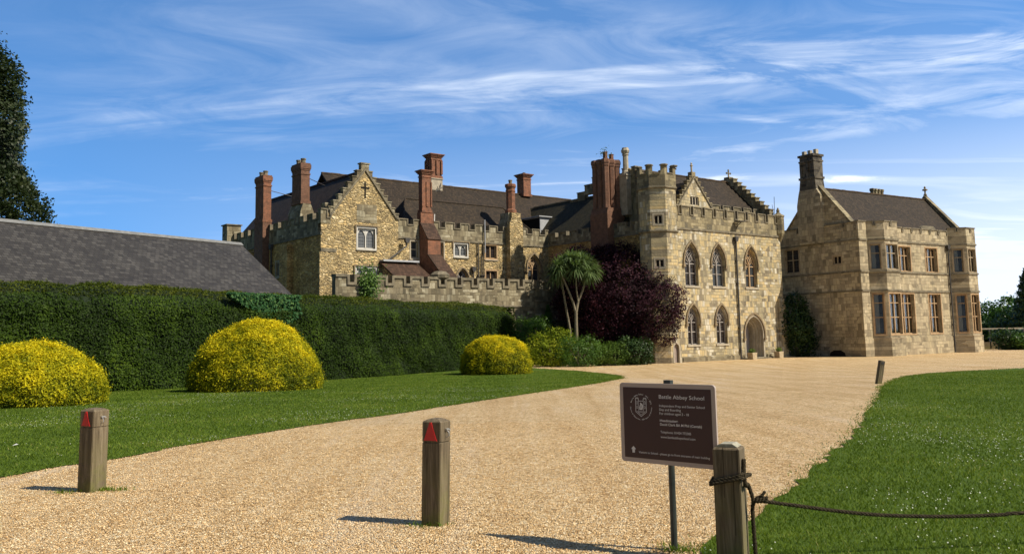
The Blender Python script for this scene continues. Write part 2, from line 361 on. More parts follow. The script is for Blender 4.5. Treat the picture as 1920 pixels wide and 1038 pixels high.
M['tile'] = roofmat('clay_tiles', [(.3, (.017, .012, .007)), (.5, (.032, .022, .013)), (.7, (.056, .038, .022))])
M['tilered'] = roofmat('reddish_tiles', [(.3, (.032, .018, .012)), (.5, (.060, .033, .021)), (.7, (.10, .056, .036))])
M['tilemoss'] = roofmat('mossy_tiles', [(.3, (.020, .019, .009)), (.5, (.036, .032, .016)), (.7, (.058, .048, .024))], along=1)
M['tiley'] = roofmat('clay_tiles_side', [(.3, (.017, .012, .007)), (.5, (.032, .022, .013)), (.7, (.056, .038, .022))], along=1)
M['ridge'] = plain('ridge_tiles', (.045, .028, .018), (.13, .09, .055), 3)
M['slate'] = roofmat('slate', [(.3, (.026, .023, .019)), (.5, (.042, .038, .032)), (.7, (.075, .069, .060))], .13, .28, .3, (.17, .14, .11), rough=.55)
M['lead'] = plain('lead', (.28, .29, .31), (.42, .43, .45), 3, .5, .5, .1)
M['oldlead'] = plain('weathered_lead', (.12, .12, .115), (.22, .22, .21), 5, .6, .4, .1)
M['iron'] = plain('painted_iron', (.025, .024, .024), (.07, .062, .055), 4, .55, .4, .1)
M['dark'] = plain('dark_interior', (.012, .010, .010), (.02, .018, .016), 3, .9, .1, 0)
M['white'] = plain('white_paint', (.60, .60, .58), (.75, .75, .73), 3, .6, .3, 0)
M['door'] = plain('grey_painted_door', (.30, .29, .30), (.38, .36, .37), 2, .7, .3, .1)
M['doorpink'] = plain('small_door_paint', (.20, .16, .14), (.30, .24, .21), 4, .7, .3, .2)
M['pot'] = plain('clay_pot', (.30, .22, .14), (.44, .34, .22), 5, .8, .2, .2)
M['soil'] = plain('soil', (.045, .033, .02), (.15, .11, .065), 4, bs=.8, bd=.05)
M['bark'] = plain('bark', (.05, .04, .028), (.13, .105, .075), 9, bs=1, bd=.03)
M['palebark'] = plain('pale_bark', (.10, .085, .055), (.26, .22, .15), 12, bs=1, bd=.03)
M['planter'] = plain('stone_planter', (.30, .235, .15), (.48, .39, .26), 4, bs=.3)
def glassmat(name, tint, gl=.35):
    m = bpy.data.materials.new(name); m.use_nodes = True; nt = m.node_tree; nt.nodes.clear()
    o = N(nt, 'ShaderNodeOutputMaterial'); t = N(nt, 'ShaderNodeBsdfTransparent'); t.inputs[0].default_value = (*tint, 1)
    g = N(nt, 'ShaderNodeBsdfGlossy', i_Roughness=.04); g.inputs[0].default_value = (.9, .9, .92, 1)
    x = N(nt, 'ShaderNodeMixShader'); fr = N(nt, 'ShaderNodeFresnel', i_IOR=1.5)
    nt.links.new(mth(nt, 'MULTIPLY', fr.outputs[0], .5, clamp=True), x.inputs[0]); nt.links.new(t.outputs[0], x.inputs[1]); nt.links.new(g.outputs[0], x.inputs[2]); nt.links.new(x.outputs[0], o.inputs[0]); return m
M['glass'] = glassmat('window_glass', (.75, .77, .76))
def darkglass(name, c, lead=0, lc=(.3, .3, .3), sc=.2):
    m, nt, p, o = newmat(name); p.inputs['Roughness'].default_value = .12; p.inputs['Specular IOR Level'].default_value = .35
    oc, v = wallvec(nt); n = noise(nt, oc, 1.7, 3)
    c0 = ramp(nt, n, [(.3, tuple(q*.6 for q in c)), (.7, c)]).outputs[0]
    if lead:
        b = brickn(nt, v, sc, sc*1.3, .022, 0); c0 = mixc(nt, b.outputs[1], c0, lc)
        p.inputs['Roughness'].default_value = .2
    nt.links.new(c0, p.inputs['Base Color']); bump(nt, p, n, .15, .05); return m
M['dglass'] = darkglass('dark_leaded_glass', (.022, .016, .015), 1, (.045, .04, .036))
M['bglass'] = darkglass('blueish_glass', (.05, .056, .062), 1, (.04, .042, .045), .5)
M['pglass'] = darkglass('sky_tinted_leaded_glass', (.09, .097, .105), 1, (.17, .175, .18))  # paler grey panes, sky reflection painted into the glass colour
M['curtain'] = plain('curtain', (.22, .15, .10), (.42, .33, .24), 1.2, .9, .1, 0)
M['curtainw'] = plain('curtain_white', (.50, .49, .47), (.62, .60, .57), 2, .9, .1, 0)
def woodmat():
    m, nt, p, o = newmat('weathered_oak'); tc = N(nt, 'ShaderNodeTexCoord')
    mp = N(nt, 'ShaderNodeMapping'); mp.inputs['Scale'].default_value = (26, 26, 1.6); nt.links.new(tc.outputs['Object'], mp.inputs[0])
    g = noise(nt, mp.outputs[0], 1.3, 8, .7, .6); big = noise(nt, tc.outputs['Object'], 5, 5, .6)
    c = ramp(nt, g, [(.28, (.055, .042, .025)), (.5, (.13, .10, .062)), (.72, (.25, .205, .135))]).outputs[0]
    s = N(nt, 'ShaderNodeSeparateXYZ'); nt.links.new(tc.outputs['Object'], s.inputs[0])
    low = mth(nt, 'MULTIPLY', mth(nt, 'SUBTRACT', .62, s.outputs[2]), 1.6, clamp=True)
    alg = mth(nt, 'MULTIPLY', low, ramp(nt, big, [(.36, (0, 0, 0)), (.6, (1, 1, 1))]).outputs[0])
    c = mixc(nt, mth(nt, 'MULTIPLY', alg, .75), c, (.14, .14, .04))
    ck = N(nt, 'ShaderNodeMapping'); ck.inputs['Scale'].default_value = (60, 60, .9); nt.links.new(tc.outputs['Object'], ck.inputs[0])
    cr = ramp(nt, noise(nt, ck.outputs[0], 1., 3, .5), [(.30, (1, 1, 1)), (.34, (0, 0, 0))]).outputs[0]
    c = mixc(nt, mth(nt, 'MULTIPLY', cr, .8), c, (.03, .022, .015))
    nt.links.new(c, p.inputs['Base Color']); p.inputs['Roughness'].default_value = .9
    bump(nt, p, mth(nt, 'SUBTRACT', g, cr), .6, .006); return m
M['wood'] = woodmat()
M['lichen'] = plain('lichened_top', (.22, .20, .13), (.42, .40, .32), 30, bs=1, bd=.01)
M['red'] = plain('red_reflector', (.42, .012, .014), (.55, .02, .02), 6, .3, .5, 0)
M['steel'] = plain('galvanised_steel', (.45, .45, .44), (.65, .65, .63), 9, .35, .5, 0, metal=.7)
M['rope'] = plain('tarred_rope', (.016, .013, .008), (.075, .06, .036), 60, .9, .1, .8, .004)
M['signbrown'] = plain('sign_brown', (.040, .016, .016), (.046, .019, .019), 2, .45, .4, 0)
M['signgrey'] = plain('sign_border', (.38, .31, .27), (.42, .345, .30), 2, .45, .4, 0)
M['signtext'] = plain('sign_lettering', (.62, .60, .59), (.66, .64, .62), 2, .5, .3, 0)
M['polegreen'] = plain('pole_paint', (.012, .018, .017), (.045, .052, .045), 14, .45, .5, .2)
# ground
def gravelmat():
    m, nt, p, o = newmat('gravel'); g = N(nt, 'ShaderNodeNewGeometry').outputs['Position']
    v = N(nt, 'ShaderNodeTexVoronoi', i_Scale=62., i_Randomness=1.); nt.links.new(g, v.inputs['Vector'])
    v2 = N(nt, 'ShaderNodeTexVoronoi', i_Scale=23., i_Randomness=1.); nt.links.new(g, v2.inputs['Vector'])
    s = N(nt, 'ShaderNodeSeparateColor'); nt.links.new(v.outputs['Color'], s.inputs[0]); s2 = N(nt, 'ShaderNodeSeparateColor'); nt.links.new(v2.outputs['Color'], s2.inputs[0])
    n1 = noise(nt, g, .35, 6, .6); n2 = noise(nt, g, 3., 5, .65)
    f = mth(nt, 'ADD', mth(nt, 'MULTIPLY', s.outputs[0], .42), mth(nt, 'ADD', mth(nt, 'MULTIPLY', s2.outputs[0], .22), mth(nt, 'MULTIPLY', mth(nt, 'ADD', n1, n2), .22)))
    c = ramp(nt, f, [(.22, (.13, .07, .024)), (.37, (.44, .265, .102)), (.5, (.70, .465, .215)), (.64, (.85, .625, .33)), (.80, (.95, .82, .57))]).outputs[0]
    mt = N(nt, 'ShaderNodeMapping'); mt.inputs['Rotation'].default_value = (0, 0, rad(14)); mt.inputs['Scale'].default_value = (1.5, .09, 1); nt.links.new(g, mt.inputs[0])
    trk = noise(nt, mt.outputs[0], 1., 5, .65, .4)
    c = mixc(nt, ramp(nt, trk, [(.36, (.5, .5, .5)), (.5, (0, 0, 0))]).outputs[0], c, mixc(nt, 1., c, (.78, .68, .54), 'MULTIPLY'))
    c = mixc(nt, ramp(nt, trk, [(.54, (0, 0, 0)), (.68, (.5, .5, .5))]).outputs[0], c, (.80, .64, .46))
    pale = ramp(nt, noise(nt, g, .55, 7, .7, .5), [(.56, (0, 0, 0)), (.66, (1, 1, 1))]).outputs[0]
    c = mixc(nt, mth(nt, 'MULTIPLY', pale, .4), c, (.72, .55, .33))
    grey = ramp(nt, noise(nt, g, .9, 6, .75, .3), [(.70, (0, 0, 0)), (.74, (1, 1, 1))]).outputs[0]
    c = mixc(nt, mth(nt, 'MULTIPLY', grey, .5), c, (.36, .34, .31))
    dk = ramp(nt, noise(nt, g, 1.7, 6, .7), [(.28, (1, 1, 1)), (.40, (0, 0, 0))]).outputs[0]
    c = mixc(nt, mth(nt, 'MULTIPLY', dk, .35), c, (.27, .165, .08))
    nt.links.new(c, p.inputs['Base Color']); p.inputs['Roughness'].default_value = .8
    h = mth(nt, 'ADD', mth(nt, 'MULTIPLY', v.outputs[0], -1.), mth(nt, 'ADD', mth(nt, 'MULTIPLY', s.outputs[1], .6), mth(nt, 'MULTIPLY', n2, 1.2)))
    bump(nt, p, h, 1., .032); return m
M['gravel'] = gravelmat()
def grassmat(name, stops, sp=.0):
    m, nt, p, o = newmat(name); g = N(nt, 'ShaderNodeNewGeometry').outputs['Position']
    n1 = noise(nt, g, .18, 5, .6); n2 = noise(nt, g, 1.3, 6, .65); n3 = noise(nt, g, 24, 4, .7)
    f = mth(nt, 'ADD', mth(nt, 'MULTIPLY', n1, .3), mth(nt, 'ADD', mth(nt, 'MULTIPLY', n2, .35), mth(nt, 'MULTIPLY', n3, .35)))
    nt.links.new(ramp(nt, f, stops).outputs[0], p.inputs['Base Color']); p.inputs['Roughness'].default_value = .9; p.inputs['Specular IOR Level'].default_value = .1
    bump(nt, p, n3, .8, .03); return m
M['grass'] = grassmat('lawn', [(.34, (.036, .062, .008)), (.5, (.064, .105, .013)), (.62, (.098, .142, .020)), (.72, (.14, .175, .030))])
M['ground'] = grassmat('far_ground', [(.35, (.03, .05, .015)), (.6, (.06, .09, .025))])
M['blade'] = leafmat('grass_blade', [(0, (.060, .105, .009)), (.5, (.120, .185, .017)), (.9, (.195, .26, .032)), (1, (.30, .29, .09))], .35, tint=(1.1, 1.1, .7))
M['pebble'] = leafmat('pebbles', [(0, (.22, .13, .05)), (.3, (.48, .30, .13)), (.6, (.66, .45, .22)), (.85, (.80, .60, .35)), (1, (.90, .78, .54))], 0)
M['clover'] = leafmat('clover_flowers', [(0, (.45, .50, .35)), (1, (.72, .74, .66))], .2)
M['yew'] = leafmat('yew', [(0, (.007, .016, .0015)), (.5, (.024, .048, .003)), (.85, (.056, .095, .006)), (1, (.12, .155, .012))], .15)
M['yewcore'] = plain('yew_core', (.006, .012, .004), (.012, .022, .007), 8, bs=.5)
M['yewtop'] = leafmat('yew_top_sunlit', [(0, (.030, .052, .005)), (.5, (.070, .095, .009)), (1, (.14, .15, .018))], .25)  # lighter yew for the hedge top, sunlight painted into the leaf colour
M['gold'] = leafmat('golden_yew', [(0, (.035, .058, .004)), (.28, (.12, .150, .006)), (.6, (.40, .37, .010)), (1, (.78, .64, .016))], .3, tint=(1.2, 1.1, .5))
M['goldcore'] = plain('golden_core', (.02, .025, .004), (.045, .045, .006), 8, bs=.5)
M['ivy'] = leafmat('ivy', [(0, (.012, .045, .012)), (.6, (.03, .09, .03)), (1, (.08, .15, .04))], .2, .6)
M['copper'] = leafmat('copper_leaves', [(0, (.010, .005, .007)), (.4, (.034, .012, .019)), (.75, (.085, .034, .048)), (1, (.18, .085, .10))], .25, .6, (1.3, .8, .8))
M['dkleaf'] = leafmat('dark_leaves', [(0, (.010, .026, .006)), (.5, (.026, .06, .012)), (.85, (.055, .10, .022)), (1, (.09, .13, .05))], .25, .5)
M['mdleaf'] = leafmat('mid_leaves', [(0, (.025, .060, .008)), (.5, (.07, .15, .020)), (1, (.15, .25, .04))], .3, .5)
M['oliveleaf'] = leafmat('olive_leaves', [(0, (.04, .075, .012)), (.5, (.10, .17, .028)), (1, (.20, .27, .07))], .3)
M['juniper'] = leafmat('juniper_leaves', [(0, (.05, .09, .008)), (.5, (.20, .25, .016)), (1, (.45, .45, .035))], .3)
M['beige'] = leafmat('big_tree_leaves', [(0, (.012, .022, .007)), (.5, (.030, .046, .012)), (.85, (.060, .072, .022)), (1, (.10, .08, .03))], .25, .5)
M['sword'] = leafmat('sword_leaves', [(0, (.04, .07, .02)), (.5, (.12, .18, .065)), (.9, (.22, .29, .12)), (1, (.36, .30, .15))], .3, .4)

# ------------------------------------------------------------------ the ground
def sheet(name, poly, mat, dz, step=3.):
    bm = bmesh.new(); vs = [bm.verts.new((x, y, 0)) for x, y in poly]; bm.faces.new(vs)
    bmesh.ops.triangulate(bm, faces=bm.faces[:])
    y0, y1 = min(p[1] for p in poly), min(63., max(p[1] for p in poly))
    y = math.ceil(max(y0, 5)/step)*step
    while y < y1:
        bmesh.ops.bisect_plane(bm, geom=bm.verts[:]+bm.edges[:]+bm.faces[:], plane_co=(0, y, 0), plane_no=(0, 1, 0)); y += step
    for v in bm.verts: v.co.z = gz(v.co.y)+dz
    bmesh.ops.recalc_face_normals(bm, faces=bm.faces)
    if sum(f.normal.z for f in bm.faces) < 0: bmesh.ops.reverse_faces(bm, faces=bm.faces[:])
    me = bpy.data.meshes.new(name); bm.to_mesh(me); bm.free()
    o = link(name, me, mat); o['kind'] = 'structure'; return o
def jitter(pts, amp=.05, seg=.22):
    out = []
    for a, b in zip(pts[:-1], pts[1:]):
        L = (b-a).length; n = max(1, int(L/seg)); 
        for i in range(n):
            p = a.lerp(b, i/n)
            out.append(Vector((p.x+(random.random()-.5)*2*amp, p.y+(random.random()-.5)*2*amp)))
    return out+[pts[-1]]
G2 = lambda x, y: ground(x, y).xy
sheet('ground', [(-900, -60), (900, -60), (900, 2500), (-900, 2500)], M['ground'], -.012)
sheet('gravel_drive', [(-14, -6), (75, -6), (75, 96), (20, 96), (-6, 70), (-14, 40)], M['gravel'], 0)
LE = [G2(*p) for p in [(0, 895), (60, 884), (130, 872), (200, 863), (330, 838), (450, 817), (600, 794), (730, 777), (850, 759), (960, 742), (1050, 729), (1120, 718), (1166, 709), (1163, 704), (1130, 700), (1080, 695), (1000, 690), (930, 686)]]
e0 = LE[0]; LE = [Vector((e0.x-14, e0.y-6.5)), Vector((e0.x-6, e0.y-2.2))]+LE
LAWN_L = [tuple(p) for p in jitter(LE, .07)]+[(-5, 74), (-22, 62), (-60, 50), (-60, 4)]
sheet('left_lawn', LAWN_L, M['grass'], .012)
RE = [G2(*p) for p in [(1308, 1050), (1325, 1032), (1352, 1008), (1398, 985), (1440, 962), (1462, 935), (1500, 902), (1530, 872), (1560, 850), (1590, 826), (1612, 800), (1622, 780), (1642, 752), (1650, 738), (1655, 725), (1672, 714), (1700, 705), (1740, 700), (1800, 696), (1860, 693), (1925, 690)]]
LAWN_R = [tuple(p) for p in jitter([Vector((.9, 4.2))]+RE, .07)]+[(60, 52), (60, -5), (.6, -5)]
sheet('right_lawn', LAWN_R, M['grass'], .012)
BED = [tuple(p) for p in jitter([G2(*p) for p in [(960, 688), (1000, 684), (1060, 683), (1120, 682), (1200, 682), (1262, 680)]], .12, .6)]+[(13, 74), (6, 84), (-8, 84), (-5, 70)]
sheet('planting_bed', BED, M['soil'], .018)

# ------------------------------------------------------------------ building kit
PY = Pl(0, 0, 0, 1)      # q = depth d, extrusion runs towards -x
def PYs(x): return x
def parapet(par, pl, s0, s1, zb, zc, zt, mer, gap, mat, t=.42, d=-.02, start=0., name='parapet', cap=.07, h=.09):
    pts = [(s0, zb)]; caps = []; lows = []; tops = []
    x = s0; up = True; first = start if start else mer; L = first
    pts.append((s0, zt))
    while x < s1-.01:
        e = min(x+L, s1)
        if up:
            pts += [(x, zt), (e, zt)]; tops += [(x+.001, zt), (e-.001, zt)]
        else:
            pts += [(x, zc), (e, zc)]; tops += [(x+.001, zc), (e-.001, zc)]
        x = e; up = not up; L = mer if up else gap
    pts.append((s1, zb))
    q = [pts[0]]
    for p in pts[1:]:
        if (Vector(p)-Vector(q[-1])).length > 1e-4: q.append(p)
    o = B().prism(pl, q, d, d+t).build(name, mat, par)
    c = B(); hh = h/2-.004; q = []
    for i, (x, z) in enumerate(tops): q.append((x+(.012 if i % 2 else -.012)*(1 if z == zt else -1), z+hh))
    c.rib(pl, q, h, d-cap, d+t+cap); c.build('coping', M['cop'], o); return o
def strings(par, pl, s0, s1, zs, mat=None, h=.16, out=.09, name='string_course'):
    for z in (zs if isinstance(zs, (list, tuple)) else [zs]):
        b = B(); b.prism(pl, [(s0, z), (s1, z), (s1, z+h), (s0, z+h)], -out, .05); b.build(name, mat or M['cop'], par)
def hood_arch(par, pl, c, w, zs, za, drop=.22):
    b = B(); a = arch(c, w+.3, zs, za+.2)
    b.rib(pl, [(a[0][0], zs-drop)]+a+[(a[-1][0], zs-drop)], .13, -.12, .02)
    for x in (a[0][0], a[-1][0]): b.box(pl, x-.13, x+.13, zs-drop-.2, zs-drop+.004, -.15, .02)
    return b.build('hood_mould', M['hood'], par)
def gothic(par, pl, c, w, z0, zs, za, glass, mat='tracery', d=.3, quatre=True, label=None):
    b = B(); k = w/2; ar = arch(c, w-.06, zs, za-.03)
    b.rib(pl, [(c-k+.03, z0+.03)]+ar+[(c+k-.03, z0+.03)], .09, d-.04, d+.06, closed=True)
    b.box(pl, c-.055, c+.055, z0+.05, zs+.12, d-.09, d+.075)
    zm = z0+(zs-z0)*.52
    for sgn in (-1, 1):
        cc = c+sgn*(k/2+.005)
        b.box(pl, cc-k/2+.075, cc+k/2-.075, zm, zm+.07, d-.03, d+.05)
        b.box(pl, cc-k/2+.075, cc+k/2-.075, zs-.16, zs-.08, d-.03, d+.05)
        hh = (za-zs)
        b.rib(pl, arch(cc, k-.05, zs-.02, zs+hh*.5, 5), .075, d-.06, d+.05)
        for s2 in (-1, 1): b.rib(pl, [(cc+s2*(k/2-.07), zs+.02), (cc+s2*.1, zs+hh*.12), (cc+s2*.03, zs+hh*.36)], .05, d-.03, d+.04)
        b.rib(pl, [(cc+sgn*.0, zs+hh*.5), (c+sgn*.18*w, zs+hh*.62), (c+sgn*.02, zs+hh*.93)], .055, d-.045, d+.045)
    if quatre:
        cz = zs+(za-zs)*.56; r = w*.13
        b.rib(pl, [(c+r*(1+.28*math.cos(4*t))*math.cos(t), cz+r*(1+.28*math.cos(4*t))*math.sin(t)) for t in [i*math.pi/8 for i in range(16)]], .05, d-.05, d+.04, closed=True)
    o = b.build('window', M[mat], par)
    if label: o['label'] = label
    B().prism(pl, opening(c, w-.02, z0+.01, zs, za), d+.03, d+.034).build('pane', glass, o)
    s = B(); s.prism(pl, [(c-k-.12, z0-.16), (c+k+.12, z0-.16), (c+k+.12, z0-.002), (c-k-.12, z0-.002)], -.07, .28); s.build('sill', M['trim'], o)
    hood_arch(o, pl, c, w, zs, za)
    return o
def rectwin(par, pl, s0, s1, z0, z1, n=2, tr=(), glass=None, mat='trim', d=.2, arched=False, hood=False, sur=True, curtain=None, curt_mat='curtain', sill=True, label=None, back=True):
    b = B(); b.rib(pl, [(s0+.03, z0+.03), (s1-.03, z0+.03), (s1-.03, z1-.03), (s0+.03, z1-.03)], .09, d-.03, d+.07, closed=True)
    w = (s1-s0)/n
    for i in range(1, n): b.box(pl, s0+i*w-.045, s0+i*w+.045, z0+.07, z1-.07, d-.06, d+.075)
    for z in tr:
        for i in range(n): b.box(pl, s0+i*w+(.047 if i else .072), s0+(i+1)*w-(.047 if i < n-1 else .072), z-.04, z+.04, d-.04, d+.06)
    if arched:
        for i in range(n):
            c = s0+(i+.5)*w; zt = z1-.07; zb = zt-w*.8; a = arch(c, w-.12, zb, zt-.03, 5); x0, x1 = c-w/2+.047, c+w/2-.047
            b.prism(pl, [(x0, zb)]+a[:6]+[(c, zt), (x0, zt)], d-.035, d+.05)
            b.prism(pl, [(c, zt)]+a[5:]+[(x1, zb), (x1, zt)], d-.035, d+.05)
    o = b.build('window', M[mat], par)
    if label: o['label'] = label
    B().box(pl, s0+.01, s1-.01, z0+.01, z1-.01, d+.03, d+.034).build('pane', glass or M['dglass'], o)
    if sur:
        q = B(); q.rib(pl, [(s0-.06, z0-.06), (s1+.06, z0-.06), (s1+.06, z1+.06), (s0-.06, z1+.06)], .12, -.02, .04, closed=True); q.build('surround', M[mat], o)
    if sill: B().box(pl, s0-.14, s1+.14, z0-.2, z0-.125, -.09, .03).build('sill', M['cop' if hood else 'trim'], o)
    if hood:
        q = B(); q.rib(pl, [(s0-.2, z1-.35), (s0-.2, z1+.2), (s1+.2, z1+.2), (s1+.2, z1-.35)], .1, -.11, .02); q.build('hood_mould', M['hood'], o)
    if curtain:
        q = B()
        for i in range(n):
            for x0, x1 in curtain:
                a, c_ = s0+(i+x0)*w, s0+(i+x1)*w; k = 8
                for t in range(k):
                    p, r = a+(c_-a)*t/k, a+(c_-a)*(t+1)/k; e = .03*(t % 2); f = .03*((t+1) % 2)
                    q.add([pl.p(p, z0+.05, d+.15+e), pl.p(r, z0+.05, d+.15+f), pl.p(r, z1-.05, d+.15+f), pl.p(p, z1-.05, d+.15+e)], [(0, 1, 2, 3)])
        q.build('curtain', M[curt_mat], o)
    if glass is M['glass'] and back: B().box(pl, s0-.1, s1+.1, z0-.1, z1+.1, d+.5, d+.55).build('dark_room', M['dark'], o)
    return o
R4 = lambda s0, s1, z0, z1: [(s0, z0), (s1, z0), (s1, z1), (s0, z1)]
def gable_roof(par, mat, x0, x1, d0, dr, d1, ze, zr, ze1=None, name='roof', ridge=True, th=.16):
    """ridge along x at depth dr"""
    ze1 = ze if ze1 is None else ze1; b = B()
    b.prism(PY, [(d0, ze), (dr, zr), (d1, ze1), (d1, ze1-th), (dr, zr-th*1.4), (d0, ze-th)], -x1, -x0)
    o = b.build(name, mat, par)
    if ridge:
        q = B(); n = int((x1-x0)/.45)
        for i in range(n):
            a = x0+i*(x1-x0)/n; q.box(FR, a+.01, a+(x1-x0)/n-.01, zr-.03, zr+.07+random.uniform(-.01, .015), dr-.11, dr+.11)
        q.build('ridge_tiles', M['ridge'], o)
    return o
def steps(b, pl, a, z, a1, z1, n, d0, d1, w=None, h=.28, ov=.06):
    """corbie steps climbing from (a,z) to (a1,z1)"""
    for i in range(n):
        x0 = a+(a1-a)*i/n; x1 = a+(a1-a)*(i+1)/n; zz = z+(z1-z)*(i+1)/n
        lo, hi = min(x0, x1), max(x0, x1)
        b.box(pl, lo+.01, hi-.01, zz-(z1-z)/n-.25, zz, d0, d1)
        b.box(pl, lo-ov, hi+ov*.2, zz+.001, zz+.09, d0-ov, d1+ov)
def oct_stack(par, x, y, z0, z1, r, mat, pots=0, rot=math.pi/8, n=8, cap=.28, name='chimney', sx=1, sy=1, flare=1.25, base=True, potmat='pot'):
    b = B(); pr = []
    if base: pr += [(r*1.28, z0), (r*1.28, z0+.3), (r, z0+.42)]
    else: pr += [(r, z0)]
    h = z1-z0
    pr += [(r, z1-.75), (r*1.12, z1-.68), (r*1.12, z1-.6), (r*1.02, z1-.56), (r*1.02, z1-cap-.12), (r*flare, z1-cap+.02), (r*flare, z1-.06), (r*1.1, z1)]
    b.lathe(x, y, pr, n, rot, sx, sy); o = b.build(name, mat, par)
    for i in range(pots):
        q = B(); xx = x+(i-(pots-1)/2)*r*.75*(1 if sx >= sy else 0); yy = y+(i-(pots-1)/2)*r*1.1*(0 if sx >= sy else 1)
        q.lathe(xx, yy, [(.15, z1-.05), (.16, z1+.28), (.19, z1+.3), (.19, z1+.38), (.12, z1+.4)], 8); q.build('chimney_pot', M[potmat], o)
    return o
def rect_stack(par, x0, x1, y0, y1, z0, z1, mat, pots=2, name='chimney', along='y', pm='pot', base=True, slim=False):
    b = B()
    def bx(e, za, zb): b.prism(FR, R4(x0-e, x1+e, za, zb), y0-e, y1+e)
    if base: bx(.07, z0, z0+.25)
    if slim:
        bx(0, z0+(.25 if base else 0), z1-.62); bx(.05, z1-.62, z1-.52); bx(0, z1-.52, z1-.34); bx(.08, z1-.34, z1-.22); bx(.16, z1-.22, z1-.11); bx(.24, z1-.11, z1-.02)
    else: bx(0, z0+(.25 if base else 0), z1-.95); bx(.05, z1-.95, z1-.85); bx(.0, z1-.85, z1-.6); bx(.04, z1-.6, z1-.48); bx(.08, z1-.48, z1-.36); bx(.09, z1-.36, z1-.12); bx(.04, z1-.12, z1)
    o = b.build(name, mat, par)
    for i in range(pots):
        f = (i+.5)/pots; x = (x0+x1)/2 if along == 'y' else x0+(x1-x0)*f; y = y0+(y1-y0)*f if along == 'y' else (y0+y1)/2
        q = B(); q.lathe(x, y, [(.21, z1-.01), (.19, z1+.3), (.23, z1+.32), (.23, z1+.42), (.14, z1+.44)], 8); q.build('chimney_pot', M[pm], o)
    return o
def pipe(par, pl, pts, d=-.12, r=.06, hopper=True, mat='iron', name='drainpipe'):
    b = B(); b.tube([pl.p(a, z, d) for a, z in pts], r, 8)
    if hopper:
        a, z = pts[0]; b.prism(pl, [(a-.1, z), (a+.1, z), (a+.2, z+.2), (a+.2, z+.42), (a-.2, z+.42), (a-.2, z+.2)], d-.16, d+.115)
    a, z = pts[-1]
    o = b.build(name, M[mat], par)
    zt, zb = pts[-2][1] if len(pts) > 2 else pts[0][1], pts[-1][1]; zz = zb+.7
    while zz < zt-.3: B().box(pl, pts[-1][0]-.1, pts[-1][0]+.1, zz, zz+.06, d-.08, .01).build('bracket', M[mat], o); zz += 1.9
    return o

# ------------------------------------------------------------------ gothic hall with its stair turret
H = empty('gothic_hall', (13.4, 70.7, -.9), rad(37.5), 'tall golden stone hall with pointed windows, arched doorway and octagonal corner turret', 'building')
WU = [(1.62, 1.62), (5.02, 1.62), (9.42, 1.62)]; WL = [(1.56, 1.4), (5.12, 1.4)]
holes = [opening(c, w, 6.15, 8.1, 9.62) for c, w in WU]+[opening(c, w, 1.38, 3.3, 4.5) for c, w in WL]+[opening(9.42, 2.55, .12, 2.15, 3.72)]
b = B(); b.wall(FR, R4(-.55, 13.8, 0, 10.8), holes, 0, .42)
PL_L = Pl(0, 0, 0, -1); PL_R = Pl(13.8, 0, 0, 1)
b.wall(PL_R, R4(0, 10, 0, 10.8), [], 0); b.wall(PL_L, R4(-10, 0, 0, 10.8), [], 0)
b.build('wall', M['hall'], H)
# battered corner buttress and plinth
b = B(); b.prism(FR, [(12.95, 0), (14.15, 0), (14.1, 1.6), (13.95, 2.0), (13.95, 4.6), (13.82, 5.2), (12.95, 5.2)], -.10, .5); b.build('corner_buttress', M['hall'], H)
B().prism(FR, R4(.1, 7.95, 0, .38), -.10, .03).build('plinth', M['gwall'], H); B().prism(FR, R4(11.0, 12.94, 0, .38), -.10, .03).build('plinth', M['gwall'], H)
strings(H, FR, -.5, 13.85, 10.74)
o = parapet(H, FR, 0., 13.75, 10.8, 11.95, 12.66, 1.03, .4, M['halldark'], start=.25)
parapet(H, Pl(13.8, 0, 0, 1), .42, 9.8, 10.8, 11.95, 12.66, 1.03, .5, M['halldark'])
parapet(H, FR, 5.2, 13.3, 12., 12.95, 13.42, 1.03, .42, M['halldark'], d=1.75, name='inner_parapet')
b = B(); b.lathe(13.85, .1, [(.12, 10.3), (.42, 10.9), (.5, 11.1), (.5, 12.6), (.56, 12.64), (.56, 12.76), (.3, 12.9), (.12, 13.1), (.17, 13.2), (.05, 13.5)], 8, math.pi/8); b.build('corner_turret', M['halldark'], H)
gl = [M['bglass'], M['pglass'], M['bglass']]
lab = ['dark glazed pointed window nearest the turret', 'grey glazed pointed window in the middle of the upper row', 'pointed window with warm stone tracery above the doorway']
for (c, w), g_, l_ in zip(WU, [M['dglass'], M['bglass'], M['bglass']], lab): gothic(H, FR, c, w, 6.15, 8.1, 9.62, g_, 'tracery' if c < 9 else 'wtrim', label=l_)
for c, w in WL: gothic(H, FR, c, w, 1.38, 3.3, 4.5, M['dglass'])
